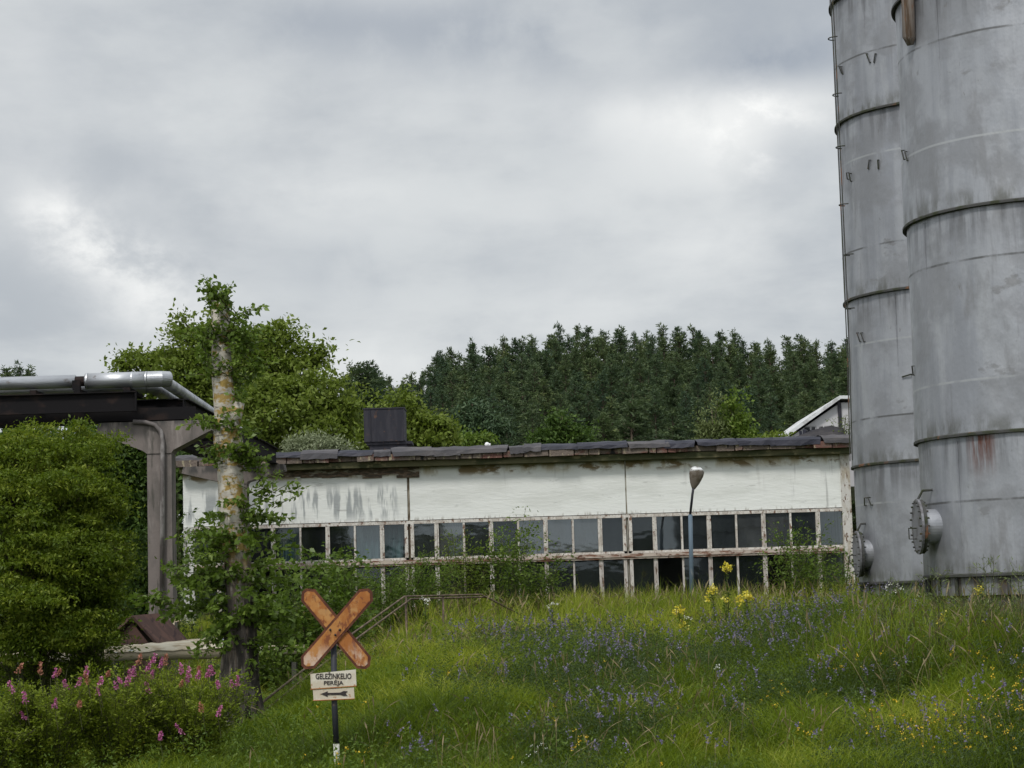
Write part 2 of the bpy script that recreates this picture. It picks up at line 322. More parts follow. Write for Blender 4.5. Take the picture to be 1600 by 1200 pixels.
b = MB(); b.box(XL+.3, XR-.26, YB+.02, YB+.3, Z_GR-.8, Z_SILL-.06); b.build('plinth_wall', layered('brick_plinth', (.40,.39,.37), [dict(col=(.25,.22,.19), scale=(4,4,12))], .9, bump=((4,4,14),1,.03)), fb)
b = MB(); b.box(XL+.3, XR-.26, YB-.06, YB+.2, Z_SILL-.06, Z_SILL); b.build('sill', m_frame2, fb)
# bare strips of brick where the whitewash has fallen under the eaves
b = MB()
xx = XJ0+1.9
for k in range(9):
    wd = random.uniform(.35, .8); zt = Z_GUT-.01; b.box(xx, xx+wd, YB-.018-.003*k, YB+.02, Z_GUT-random.uniform(.17,.3), zt); xx += wd
    if xx > XJ1+.8: break
b.build('bare_brick', m_brick, fb)
b = MB(); b.box(XL-.05, XR+.06, YB-.30, YB+.3, Z_GUT, Z_SLAB-.0, 0); b.build('eaves_beam', m_moss, fb)
b = MB(); x = XL-.1
while x < XR+.1:                                                    # ribbed slab ends of the roof
    wd = random.uniform(.22, .9)
    x1 = min(x+wd, XR+.12)
    if random.random() < .80: b.box(x, x1-.03, YB-.42-random.uniform(0,.05), YB-.1, Z_SLAB+.003, Z_FELT+.03, j=.012)
    x = x1
b.box(XL-.1, XR+.1, YB-.34, YB+12, Z_SLAB+.02, Z_FELT+.02); b.build('roof_slab', m_slab, fb)
b = MB(); x = XL-.12; i = 0                                          # felt strips folded over the roof edge
while x < XR+.1:
    wd = random.choice((.45, .8, 1.1, 1.35, 1.0)); x1 = min(x+wd, XR+.15); lift = random.uniform(0,.05); dr = random.uniform(-.05,.04); sk = random.uniform(-.18,.18)
    k = int(random.random() < .5); n = 5
    prof = [(YB-.47-lift, Z_FELT+dr-.02), (YB-.45-lift, Z_FELT+.10), (YB-.32, Z_ROOF-.03+lift), (YB+.1, Z_ROOF+.02+lift), (YB+1.2, Z_ROOF+.05)]
    vs = []
    for q in range(n+1):
        xq = x+(x1-x+.02)*q/n
        for (yy, zz) in prof: vs.append((xq+sk*(1-(zz-Z_FELT)/.25)*.5, yy+random.uniform(-.012,.012)-.004*i % .02, zz+random.uniform(-.018,.018)))
    b.add(vs, [(q*5+r, q*5+r+1, (q+1)*5+r+1, (q+1)*5+r) for q in range(n) for r in range(4)], k)
    x = x1; i += 1
b.box(XL, XR, YB+1.0, YB+12, Z_FELT+.03, Z_ROOF+.045, 0)
b.build('roofing_felt', [m_felt, m_felt2], fb)
b = MB(); b.box(XL, XL+.25, YB+.3, YB+12, Z_GR-.6, Z_FELT-.003); b.box(XR-.25, XR, YB+.3, YB+12, Z_GR-.6, Z_FELT-.003); b.box(XL, XR, YB+12, YB+12.25, Z_GR-.6, Z_FELT-.003)
b.box(XL+.26, XR-.26, YB+.3, YB+11.9, Z_GR-.25, Z_GR-.12); each(b, 'rear_wall', m_grey, fb)
b = MB(); b.box(XL+.27, XR-.27, YB+4.2, YB+4.3, Z_GR-.1, Z_SLAB); b.build('partition_wall', m_dark, fb)
# windows: 3 bays x 2 rows, eight panes each
dusty_up = {(1,1),(1,4),(1,5),(1,6),(2,5),(2,4),(0,1)}
for row in (0, 1):
    zt, z0 = (Z_WB-.02, Z_RAILT) if row == 0 else (Z_RAILB, Z_SILL)
    for bay in range(3):
        xa = XJ0+bay*BAY; nodes = [(xa+BAY*i/8, (.0 if i in (0, 8) else (.058 if i % 2 else .028))) for i in range(9)]
        x_in0, x_in1 = xa+.10, xa+BAY-.10
        if bay == 0: x_in0 = XL+.30; nodes = [(x_in0, 0)]+nodes[1:]
        if bay == 2: x_in1 = XR-.26; nodes = nodes[:-1]+[(x_in1, 0)]
        mf = m_paint if row == 0 else m_frame2; f = MB()
        if row == 0:
            f.box(xa+.002 if bay else x_in0, x_in1+.098 if bay < 2 else x_in1, YB-.03, YB+.14, zt-.085, zt)           # head
            f.box(x_in0, x_in1, YB-.015, YB+.12, z0, z0+.06)
        tw = 1 if row == 0 else .95
        if bay > 0: f.box(xa+.036, x_in0+.03, YB-.045, YB+.14, z0+.061 if row == 0 else z0, zt-.086 if row == 0 else zt)
        if bay < 2: f.box(x_in1-.03, xa+BAY-.036, YB-.045, YB+.14, z0+.061 if row == 0 else z0, zt-.086 if row == 0 else zt)
        for (x, hw) in nodes[1:-1]:
            f.box(x-hw*tw, x+hw*tw, YB-.02, YB+.10, z0+.061 if row == 0 else z0, zt-.086 if row == 0 else zt, j=.004)
            if hw > .04: f.box(x-.012, x+.012, YB-.045, YB-.021, z0+.08, zt-.1)
        wf = f.build('window', mf, fb)
        for i in range(8):
            if row == 1 and random.random() < .22: continue       # missing glass
            x0 = max(nodes[i][0]+nodes[i][1], x_in0)+.004; x1 = min(nodes[i+1][0]-nodes[i+1][1], x_in1)-.004
            if x1 < x0: continue
            tl = random.uniform(-.012, .012); tl2 = random.uniform(-.008, .008)
            g = MB().quad((x0, YB+.05+tl2, z0+.01), (x1, YB+.05-tl2, z0+.01), (x1, YB+.05+tl-tl2, zt-.03), (x0, YB+.05+tl+tl2, zt-.03))
            g.build('pane', g_dusty if (row == 0 and (bay, i) in dusty_up) else (g_dark if (row == 1 or random.random() < .35) else g_clear), wf)
b = MB(); b.box(XL+.3, XR-.26, YB-.075, YB+.14, Z_RAILB+.003, Z_RAILT-.003); b.box(XL+.3, XR-.26, YB-.1, YB-.076, Z_RAILB+.055, Z_RAILB+.075)
b.build('transom_rail', m_rustrail, fb)
# raised felt and dark lower strip at the right end of the roof
pt = lambda px, py, y: (lambda p: (p.x, p.z))(at(px, py, y))
b = MB(); b.prism([pt(1225,690,55), pt(1268,674,55), pt(1292,668,55), pt(1312,672,55), pt(1316,692,55)], YB+.35, YB+3.4, 0)
for k in range(9):
    x0, z0 = pt(1262+k*6, 676, 55); hh = random.uniform(.14,.32); b.box(x0, x0+.09, YB+2.6, YB+2.66, z0-.1, z0+hh, 1, j=.02)
b.build('roof_upstand', [m_felt, m_felt2], fb)
def curtain(px0, px1, label, colr):
    x0, x1 = xb_(px0), xb_(px1); n = 40; vs = []
    for q in range(n+1):
        xq = x0+(x1-x0)*q/n; yy = YB+.32+.05*math.sin(q*1.3)+.02*math.sin(q*3.1)
        vs += [(xq, yy, Z_RAILT-.05), (xq+.01, yy+.01, Z_WB-.12)]
    c = MB().add(vs, [(2*q, 2*q+2, 2*q+3, 2*q+1) for q in range(n)]).build('curtain', layered('curtain_cloth', colr, [dict(col=(.05,.12,.13), scale=(9,1,.5), lo=.5, hi=.58), dict(col=(.2,.3,.32), scale=(5,1,1))], .9), None, True, origin=(x0, YB+.32, Z_RAILT))
    tag(c, label, 'curtain')
curtain(434, 466, 'pale striped curtain hanging behind the leftmost upper window pane beside the birch trunk', (.55,.55,.5))
curtain(556, 628, 'teal curtain hanging behind the upper panes just left of the first wall joint', (.12,.2,.22))
curtain(700, 722, 'thin grey curtain hanging behind an upper pane right of the first wall joint', (.16,.18,.19))
# small objects on the roof
def on(px, py, Y): return at(px, py, Y)
vb = thing('roof_ventilator', 'dark square metal ventilator box standing on the felt roof', 'ventilator', tuple(on(603, 700, 56.5)))
m_iron = layered('dark_painted_sheet', (.020,.020,.028), [dict(col=(.034,.032,.04), scale=(6,6,1)), dict(col=(.09,.05,.035), scale=5, lo=.6, hi=.7)], .6)
c0 = on(570, 641, 56.5); c1 = on(634, 692, 56.5); zt, zl = c0.z, c1.z
MB().box(c0.x, c1.x, 56, 57.1, zl+.02, zt-.03).build('housing', m_iron, vb)
b = MB(); b.box(c0.x-.02, c1.x+.02, 55.98, 57.12, zt-.028, zt+.01); b.build('lid', m_iron, vb)
b = MB(); b.box(c0.x+.17, c0.x+.20, 55.98, 56.0, zl+.04, zt-.04); b.box(c1.x-.03, c1.x, 55.98, 56.0, zl+.04, zt-.04); each(b, 'seam', m_iron, vb)
b = MB(); b.box(c0.x+.15, c1.x+.05, 56.1, 57.0, zl-.35, zl-.06); b.box(c0.x+.06, c1.x+.2, 56.05, 57.05, zl-.06, zl+.016); b.build('base', m_iron, vb)
p = on(761, 694, 55.2); b = MB(); b.lathe((p.x, p.y, p.z-.06), [(.001,0),(.06,.0),(.07,.05),(.05,.10),(.001,.12)], 10); b.box(p.x+.03, p.x+.1, p.y-.03, p.y+.03, p.z-.07, p.z+.02)
tag(b.build('plastic_scrap', layered('white_plastic', (.75,.75,.75)), None, True, origin=tuple(p)), 'small white plastic scrap lying on the roof right of the dark ventilator', 'scrap')
# taller hall behind the right end
hl = thing('tall_hall', 'taller grey hall with sloping white roof edge behind the right end of the white building', 'building', tuple(on(1300, 700, 68)))
YH = 67
poly = [pt(1222,692,YH), pt(1313,629,YH), pt(1500,628,YH), pt(1500,760,YH), pt(1222,760,YH)]
MB().prism(poly, YH, YH+10).build('wall', layered('pale_hall_panel', (.50,.49,.50), [dict(col=(.40,.39,.40), scale=(1,1,.5)), dict(col=(.03,.03,.035), scale=(9,1,1.2), lo=.40, hi=.46, z=(on(1290,664,YH).z, on(1290,668,YH).z), x=(on(1256,680,YH).x, on(1258,680,YH).x), x2=(on(1305,680,YH).x, on(1303,680,YH).x))], .85), hl)
a = pt(1218,691,YH); c = pt(1312,624,YH); d = pt(1500,623,YH); u = .11
b = MB(); b.prism([(a[0], a[1]), (c[0], c[1]), (d[0], d[1]), (d[0], d[1]+u), (c[0]-.03, c[1]+u), (a[0]-.05, a[1]+u)], YH-.25, YH+10.2)
b.build('roof_edge', layered('white_roof_flashing', (.62,.63,.64), [dict(col=(.4,.4,.4), scale=3)]), hl)
x0 = on(1314, 700, YH).x; MB().box(x0-.05, x0+.07, YH-.06, YH-.004, on(1314,760,YH).z, on(1314,628,YH).z).build('downpipe', m_iron, hl)
# ------------------------------------------------------------ silos
def silo(name, label, pxl, pyl, Rm, D, rings, toppy, basepy, skirtpy, welds, man, extras):
    """pxl: left edge of the shell at height pyl; rings: photo heights of the lips on the left edge"""
    de = math.sqrt(max(D*D-Rm*Rm, 1))
    xe = at(pxl, pyl, D).x; cx = xe+Rm/math.cos(math.atan2(xe, D)); c = Vector((cx, D, 0)); lx = lambda py: pxl
    zz = lambda py: at(pxl, py, D).z
    root = thing(name, label, 'silo', (cx, D, gz(cx, D)))
    zr = [zz(p) for p in rings]; zs = zz(skirtpy); z_b = zz(basepy)
    st = 0.
    L = [dict(col=(.25,.26,.285), scale=(2.6,2.6,.22), lo=.42, hi=.66, amt=.8), dict(col=(.40,.41,.43), scale=(2.2,2.2,.5), lo=.50, hi=.74, amt=.6), dict(col=(.19,.19,.20), scale=(6,6,.4), lo=.60, hi=.74, amt=.5, off=3), dict(col=(.20,.20,.205), scale=(1.7,1.7,.5), lo=.56, hi=.68, amt=.7, off=9), dict(col=(.16,.155,.15), scale=(1.2,1.2,2.2), lo=.64, hi=.70, amt=.5, off=5),
         dict(col=(.24,.245,.26), scale=(.9,.9,1.1), lo=.46, hi=.60, amt=.8), dict(col=(.17,.165,.16), scale=(9,9,3), lo=.66, hi=.72, amt=.6)]
    for k_, p_ in enumerate(welds):
        z = zz(p_); L.append(dict(col=(.10,.10,.10) if k_ % 2 else (.37,.38,.39), scale=(1.1,1.1,2), lo=.34, hi=.5, z=(z-.026, z-.006), z2=(z+.026, z+.006), amt=.9, off=k_))
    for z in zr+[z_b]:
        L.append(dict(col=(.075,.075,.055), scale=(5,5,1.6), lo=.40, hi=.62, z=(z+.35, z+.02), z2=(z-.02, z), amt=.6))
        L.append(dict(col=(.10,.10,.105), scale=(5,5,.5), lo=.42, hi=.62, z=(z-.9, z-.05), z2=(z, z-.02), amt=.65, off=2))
    for e in extras.get('rust', []):
        p = at(*e[:2], D-Rm*e[4]); L.append(dict(col=(.12,.045,.028), scale=(11,11,1.2), lo=.40, hi=.60, x=(p.x-e[2], p.x-e[2]*.3), x2=(p.x+e[2], p.x+e[2]*.3), z=(p.z-e[3], p.z-.05), z2=(p.z+.02, p.z), amt=.95))
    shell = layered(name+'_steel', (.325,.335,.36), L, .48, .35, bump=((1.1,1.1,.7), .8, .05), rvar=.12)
    lipm = layered(name+'_lip', (.06,.06,.058), [dict(col=(.035,.04,.022), scale=4), dict(col=(.16,.08,.045), scale=3, lo=.6, hi=.68)], .8)  # near black so the lips carry their shadow line in the colour
    levels = [zz(toppy)]+zr+[z_b]          # top to bottom
    wl = sorted(zz(p) for p in welds)
    for i in range(len(levels)-1):
        last = i == len(levels)-2; rad = Rm+(0 if last else .035); zt, zb2 = levels[i], levels[i+1]; tap = lambda h, zt=zt, zb2=zb2, last=last: 0 if last else -.045*(h-zb2)/(zt-zb2)
        prof = [(rad, zb2), (rad, zb2+.02)]; nn = max(3, int((zt-zb2)/.3))
        zl = sorted(set([h_ for h_ in [zb2+(zt-zb2)*k/nn for k in range(1, nn)] if all(abs(h_-q) > .05 for q in wl)]+[q for q in wl if zb2+.05 < q < zt-.05]))
        for q in zl:
            if q in wl: prof += [(rad, q-.03), (rad+.0012, q), (rad, q+.03)]
            else: prof.append((rad, q))
        prof.append((rad, zt)); prof = [p for j, p in enumerate(prof) if j == 0 or p[1] > prof[j-1][1]+1e-4]
        ph = random.uniform(0, 6)
        wob = lambda a, h, ph=ph, tap=tap: tap(h)+.007*math.sin(7*a+h*1.3+ph)+.004*math.sin(17*a+ph*2+h*2.5)
        MB().lathe(c, prof, 160, wob=wob, cap1=(i == 0)).build('shell_tier', shell, root, True)
        if i < len(levels)-1:
            ms_ = []; q = MB(); q.lathe(c, [(Rm-.05, zb2-.006), (rad+.0, zb2-.05), (rad+.025, zb2-.045), (rad+.025, zb2-.012), (rad+.008, zb2+.004)], 160); q.build('lip_ring', lipm, root, False)
    # vertical weld seams, staggered tier by tier
    q = MB()
    for i in range(len(levels)-1):
        rad = Rm+.0
        for a in np.arange(-3.0+.5*(i % 2)+random.uniform(-.2,.2), -.1, 1.1):
            p = (cx+(rad+.004)*math.cos(a), D+(rad+.004)*math.sin(a)); q.tube([(p[0], p[1], levels[i+1]+.06), (p[0], p[1], levels[i]-.1)], .008, 4)
    each(q, 'seam', shell, root)
    MB().lathe(c, [(Rm-.06, zs), (Rm-.05, z_b-.05)], 120).build('skirt', layered(name+'_skirt', (.22,.225,.235), [dict(col=(.08,.07,.06), scale=(5,5,.5), lo=.42, hi=.6), dict(col=(.10,.055,.035), scale=(6,6,2), lo=.58, hi=.7)], .75), root, True)
    q = MB()
    for k in range(26):
        a = k*2*math.pi/26; x, y = cx+(Rm-.03)*math.cos(a), D+(Rm-.03)*math.sin(a); q.tube([(x, y, zs), (x, y, z_b-.06)], .028, 6)
    each(q, 'skirt_rib', lipm, root, False)
    MB().lathe(c, [(Rm-.12, gz(cx, D)-1.0), (Rm-.12, zs+.02), (.0, zs+.02)], 64).build('foundation', layered('dark_concrete', (.10,.095,.085), [dict(col=(.06,.06,.05), scale=4)], .95), root)
    # manhole facing left
    mx, my, mh, wpx = man        # centre of the lid in the photograph, its height in px
    Ym = D-.45; p = at(mx, my, Ym); r = mh/2/FPX*Ym; zc = p.z
    ang = math.atan2(Ym-D, (p.x-cx)); dirv = Vector((math.cos(ang-.0), math.sin(ang), 0)); dirv = Vector((-1, extras.get('mdir', -.55), 0)).normalized()
    side = Vector((0,0,1)).cross(dirv).normalized()
    def disc(c0, r, d0, d1, n=36):
        vs = []; 
        for dd in (d0, d1): vs += [Vector(c0)+dirv*dd+side*r*math.cos(2*math.pi*k/n)+Vector((0,0,1))*r*math.sin(2*math.pi*k/n) for k in range(n)]
        return vs, [tuple(range(n)), tuple(reversed(range(n, 2*n)))]+[(k, k+n, (k+1) % n+n, (k+1) % n) for k in range(n)]
    mh_ = MB().add(*disc(p, r*.62, -1.2, -.05)).build('manhole', shell, root, False)
    MB().add(*disc(p, r*.98, -.075, -.03)).build('flange', lipm, mh_, False)
    MB().add(*disc(p, r, -.024, .012)).build('lid', layered(name+'_lid', (.20,.20,.215), [dict(col=(.13,.125,.13), scale=5)], .6, .2), mh_, False)
    q = MB()
    for k in range(20):
        a = 2*math.pi*k/20; bp = p+side*r*.9*math.cos(a)+Vector((0,0,1))*r*.9*math.sin(a); q.tube([bp+dirv*-.11, bp+dirv*.045], .014, 6)
    each(q, 'bolt', lipm, mh_, False)
    q = MB(); hb_ = p+Vector((0,0,-.02))-side*r*.1; q.tube([hb_+dirv*.01, hb_+dirv*.13, hb_+dirv*.13+Vector((0,0,-.16)), hb_+dirv*.01+Vector((0,0,-.16))], .011, 6)
    q.tube([p+Vector((0,0,r*.9)), p+dirv*-.1+Vector((0,0,r*1.3)), p+dirv*-.45+Vector((0,0,r*1.35))], .02, 6); q.build('handle', lipm, mh_, False)
    def surf(px, py, rad=None):             # point on the shell under a place in the photograph
        rad = rad or Rm+.02; d = at(px, py, 1.0); a = d.x*d.x+1; b_ = -2*(d.x*cx+D); cc = cx*cx+D*D-rad*rad; s = (-b_-math.sqrt(max(b_*b_-4*a*cc, 0)))/2/a; return d*s
    q = MB()
    for (px, py, l, sl) in extras.get('hooks', []):
        s0 = surf(px, py); s1 = surf(px+sl, py+l); nv = Vector((s0.x-cx, s0.y-D, 0)).normalized()
        q.tube([s0-nv*.04, s0+nv*.03, s1+nv*.015, s1-nv*.04], .014, 5)
    if q.v: each(q, 'bracket', lipm, root)
    return root, cx, surf, shell, lipm
D1, D2 = 30.0, 37.2
R1 = 200/FPX*D1*.985
s1, cx1, surf1, sh1, lm1 = silo('silo', 'nearer grey steel silo with a rust stain, cut off by the right edge', 1438, 780, R1, D1, [5, 350, 688], -420, 899, 932,
    [-140, 95, 250, 430, 610, 790], (1434, 823, 86, 0), dict(rust=[(1542, 678, .22, .75, .9)], hooks=[(1412, 235, 14, 2), (1417, 237, 14, 2), (1428, 572, 14, 0)], mdir=.01))
q = MB()                                     # rusted duct strip at the upper left
tp = surf1(1419, -60, R1+.10); bt = surf1(1421, 70, R1+.10)
q.tube([(tp.x, tp.y, tp.z+1), (bt.x, bt.y, bt.z+.12), (bt.x+.02, bt.y+.02, bt.z)], [.10, .10, .05], 14)
q.build('duct', layered('rusty_duct', (.20,.17,.15), [dict(col=(.09,.06,.04), scale=(12,12,1), lo=.42, hi=.56), dict(col=(.2,.10,.05), scale=(10,10,1.5), lo=.56, hi=.66)], .8), s1, True)
if 0:
  q = MB(); bt2 = surf1(1421, 250, R1+.10); q.tube([(bt.x+.02, bt.y+.03, bt.z), (bt2.x+.02, bt2.y+.03, bt2.z)], .11, 14); q.build('duct', sh1, s1, True)
R2 = R1*1.0
s2, cx2, surf2, sh2, lm2 = silo('silo', 'farther grey steel silo with a ladder, beside the end of the white building', 1338.5, 820, R2, D2, [5, 194, 470, 728], -420, 910, 944,
    [-140, 108, 262, 400, 545, 660, 790], (1339, 866, 72, 0), dict(hooks=[(1355,84,14,5),(1369,84,14,-3),(1313,104,10,3),(1316,104,12,2),(1360,250,14,-3),(1373,250,14,0),(1325,270,10,0),(1329,271,12,1),(1341,520,14,4),(1347,520,14,4),(1353,778,12,-1),(1358,777,12,4),(1424,585,4,-14)], mdir=.01))
q = MB(); q2 = MB()
for dy in (-.12, .12):
    q.tube([(lambda p: (p.x, D2-.9+dy, p.z))(at(px-1, py, D2-.9)) for px, py in ((1297,-60),(1304,60),(1312,230),(1320,400),(1327,560),(1331,720))], .011, 5)
for px, py in ((1300,60),(1307,148),(1312,230),(1317,320),(1325,398),(1327,482)):
    p = at(px+3, py, D2-.9); q2.tube([p+Vector((.035-.14*abs(math.sin(t)), .2*math.cos(t), .02*math.cos(t))) for t in np.linspace(0, math.pi, 12)], .012, 5)
ld = q.build('ladder', lm2, s2); each(q2, 'cage_hoop', lm2, ld)
# ------------------------------------------------------------ pipe rack
m_conc = layered('weathered_concrete', (.175,.15,.138), [dict(col=(.13,.115,.105), scale=(3,3,1)), dict(col=(.23,.20,.185), scale=(6,6,1), lo=.56, hi=.68), dict(col=(.075,.07,.06), scale=(5,5,.6), lo=.58, hi=.68), dict(col=(.05,.05,.05), scale=(6,6,1.5), lo=.42, hi=.55, z=(at(250,672,38).z, at(250,660,38).z), amt=.8)], .9, bump=(7,.5,.02))
m_steel = layered('blackened_steel_beam', (.012,.011,.012), [dict(col=(.028,.02,.018), scale=(2,2,3), lo=.52, hi=.66)], .8, 0., spec=.1)
m_clad = layered('silver_pipe_cladding', (.50,.51,.53), [dict(col=(.36,.37,.39), scale=(.7,3,3)), dict(col=(.25,.23,.22), scale=4, lo=.62, hi=.72)], .42, .7, bump=((1.5,6,6), .4, .03))
Y1, Y2 = 38.0, 52.3
def tcol(label, Y, tipL, tipR, pcl, pcr, ztop_py, tip_py, hb_py, conduit=False):
    xm = (tipL+tipR)/2; z_ = lambda py: at(xm, py, Y).z; X_ = lambda px: at(px, 800, Y).x
    o = thing('concrete_pipe_support', label, 'support column', (X_((pcl+pcr)/2), Y, gz(X_((pcl+pcr)/2), Y)))
    zt, zi, zh = z_(ztop_py), z_(tip_py), z_(hb_py)
    MB().prism([(X_(tipL)+.03, zt), (X_(tipL)-.02, zi), (X_(pcl)-.08, zh+.06), (X_(pcl), zh), (X_(pcr), zh), (X_(pcr)+.04, zh+.06), (X_(tipR)-.02, zi), (X_(tipR)-.05, zt)], Y-.25, Y+.25).build('crosshead', m_conc, o)
    MB().box(X_(pcl), X_(pcr), Y-.23, Y+.23, gz(X_(pcl), Y)-.4, zh-.002).build('column', m_conc, o)
    return o, zt
c1o, ztc1 = tcol('weathered concrete T shaped pipe support standing between the green trees and the birch trunk', Y1, 157, 337, 234, 272, 660, 676, 710)
q = MB(); q.tube([tuple(at(px, py, Y1-.30)) for px, py in ((208,659),(228,660),(242,664),(251,674),(254,690),(254,740),(253,960))], .045, 8)
q.build('conduit', layered('grey_conduit', (.12,.105,.10), [dict(col=(.3,.28,.27), scale=(3,3,1.2), lo=.5, hi=.65)], .6), c1o, True)
c2o, ztc2 = tcol('concrete T shaped pipe support against the face of the white building behind the birch trunk', Y2, 288, 449, 352, 388, 728, 738, 757)
X_L, X_R = at(0,640,Y1).x-6, at(222,640,Y1).x
rk = thing('pipe_bridge', 'black steel pipe bridge running left and turning back to the white building', 'pipe bridge', (at(250,700,Y1).x, Y1, gz(-6.8, Y1)))
zB1, zT1 = at(150,644,Y1-.55).z, at(150,613,Y1-.55).z
def chan(b, x0, x1, y, z0, z1, fl=.1):
    b.box(x0, x1, y-.01, y+.01, z0+.02, z1-.02); b.box(x0, x1, y-fl, y+.01, z0, z0+.02); b.box(x0, x1, y-fl, y+.01, z1-.02, z1)
b = MB(); chan(b, X_L, X_R, Y1-.5, zB1, zT1, .09); b.box(X_R-.03, X_R, Y1-.58, Y1-.49, zB1+.02, zT1-.02)
zB2 = at(150,661,Y1).z; zT2 = at(150,641,Y1).z
b.box(X_L, at(308,650,Y1).x, Y1-.18, Y1-.16, zB2+.02, zT2); b.box(X_L, at(308,650,Y1).x, Y1-.26, Y1-.08, zB2, zB2+.02)
b.build('long_beam', m_steel, rk)
b = MB(); chan(b, X_L, at(225,640,Y1).x+.6, Y1+1.1, zB1-.1, zT1, .09); b.build('long_beam', m_steel, rk)
# walkway beams running straight back
zt_b = at(300,660,Y1).z+.02; 
for (xl, px0) in ((-7.75, 0), (-6.42, 1)):
    b = MB(); z0, z1 = ztc1+.004, ztc1+.43
    vs0 = [(xl, Y1-.12), (xl, Y2+.1)]
    for dx0, dx1, a, c in ((-.012, .012, .02, .41), (-.1, .1, 0, .02), (-.1, .1, .41, .43)):
        za = z0; zb3 = ztc2+.005
        vs = []
        for (yy, zz_) in ((Y1-.12, za), (Y2+.15, zb3)):
            vs += [(xl+dx0, yy, zz_+a), (xl+dx1, yy, zz_+a), (xl+dx1, yy, zz_+c), (xl+dx0, yy, zz_+c)]
        b.add(vs, [(0,1,2,3), (7,6,5,4), (0,4,5,1), (1,5,6,2), (2,6,7,3), (3,7,4,0)])
    b.build('cross_beam', m_steel, rk)
b = MB()
for k in range(10):
    y = Y1+.1+k*1.55; t_ = k*1.55/14.3; z = ztc1*(1-t_)+ztc2*t_+.1; b.box(-7.73, -6.44, y, y+.1, z, z+.1)
each(b, 'brace', m_steel, rk)
b = MB()
for px in (60, 128, 205): p = at(px, 612, Y1); b.box(p.x-.06, p.x+.06, Y1-.45, Y1+.9, zT1, zT1+.09)
p = at(128, 600, Y1); b.box(p.x-.10, p.x+.05, Y1-.42, Y1-.28, zT1+.09, zT1+.26); each(b, 'pipe_saddle', m_steel, rk)
r = .16; yc = Y1-.12
za_ = at(0, 597, yc).z; 
def pz(px, py, y): return tuple(at(px, py, y))
pl = thing('clad_pipe', 'shiny silver clad pipe, nearer of the two lying on the black bridge', 'pipe', pz(100, 594, yc))
pA = Vector(pz(252, 592, yc))
run = [Vector((X_L, yc, pA.z)), Vector((at(118,594,yc).x, yc, pA.z))]
MB().tube([run[0], run[1]], .13, 20).build('pipe_run', m_clad, pl, True)
b = MB(); x1 = at(134,594,yc).x
b.tube([(x1, yc, pA.z), (pA.x-.25, yc, pA.z)], .155, 24); pe = b.build('cladding', m_clad, pl, True)
MB().tube([(run[1].x-.05, yc, pA.z), (x1+.05, yc, pA.z)], .10, 12).build('flange_gap', m_steel, pl)
b = MB()
for xx in (x1+.02, x1+.9, pA.x-.3): b.tube([(xx, yc, pA.z), (xx+.03, yc, pA.z)], .160, 24)
each(b, 'band', m_clad, pe, False)
MB().tube([(pA.x-.26, yc, pA.z), (pA.x+.0, yc+.02, pA.z-.0), (pA.x+.13, yc+.12, pA.z)], [.157, .157, .157], 24).build('elbow', m_clad, pl, False)
MB().tube([(pA.x+.06, yc+.06, pA.z-.05), (-6.62, Y2-.3, ztc2+.40)], .12, 20).build('pipe_run', m_clad, pl, True)
pl2 = thing('clad_pipe', 'dark grey clad pipe behind the silver one on the black bridge', 'pipe', pz(200, 605, Y1+.5))
zq = pA.z-.06
MB().tube([(X_L, Y1+.45, zq), (at(228,605,Y1+.4).x, Y1+.45, zq)], .15, 20).build('pipe_run', m_clad, pl2, True)
MB().tube([(at(226,605,Y1+.4).x, Y1+.40, zq), (-7.15, Y1+.8, zq), (-7.1, Y2-.3, ztc2+.40)], .14, 20).build('pipe_run', m_clad, pl2, True)
# ------------------------------------------------------------ crossing sign
YS = 23.0
sg = thing('railway_crossing_sign', 'rusty orange X shaped crossing sign on a dark post with two pale plates', 'sign', tuple(at(527, 1190, YS)))
m_rb = layered('rust_border', (.085,.03,.018), [dict(col=(.14,.05,.025), scale=12)], .85)
m_ro = layered('rusted_face', (.33,.12,.03), [dict(col=(.42,.19,.055), scale=(7,7,4), lo=.45, hi=.6), dict(col=(.20,.065,.025), scale=(16,16,9), lo=.52, hi=.62),
    dict(col=(.55,.42,.33), scale=(11,11,7), lo=.40, hi=.58, z=(at(526,1000,YS).z, at(526,1030,YS).z), amt=.85), dict(col=(.5,.3,.12), scale=(6,6,6), lo=.5, hi=.62, z=(at(526,985,YS).z, at(526,950,YS).z), amt=.6)], .75, bump=(14,.5,.006))
def arm(pa, pb, yy, w):
    a, c = at(*pa, yy), at(*pb, yy); d = (c-a); L = d.length; d.normalize(); n = Vector((-d.z, 0, d.x))
    def hexa(w, L0, L1, y0, y1, cut):
        pts = [(L0, -w*.28), (L0, w*.28), (L0+cut, w), (L1-cut, w), (L1, w*.28), (L1, -w*.28), (L1-cut, -w), (L0+cut, -w)]
        return MB().prism([((a+d*s+n*t).x, (a+d*s+n*t).z) for s, t in reversed(pts)], y0, y1)
    m_ = hexa(w, 0, L, yy-.012, yy+.012, .075).build('arm', m_rb, sg)
    hexa(w*.74, .035, L-.035, yy-.017, yy-.0125, .06).build('faded_face', m_ro, m_)
    return d, n
arm((475, 922), (575, 1043), YS-.045, .105); arm((579, 922), (474, 1043), YS-.072, .105)
q = MB()
for px, py in ((516,984),(531,984),(524,992)): p = at(px, py, YS-.09); q.lathe(p, [(.001,-.03),(.012,-.012),(.014,.0),(.014,.03)], 10, axis='y')
each(q, 'bolt', m_iron, sg)
m_post = layered('dark_painted_post', (.03,.032,.04), [dict(col=(.10,.07,.055), scale=9, lo=.58, hi=.7)], .6)
q = MB(); q.tube([at(521, 985, YS), at(522.5, 1100, YS), at(525.5, 1162, YS)], .035, 12); q.build('post', m_post, sg, True)
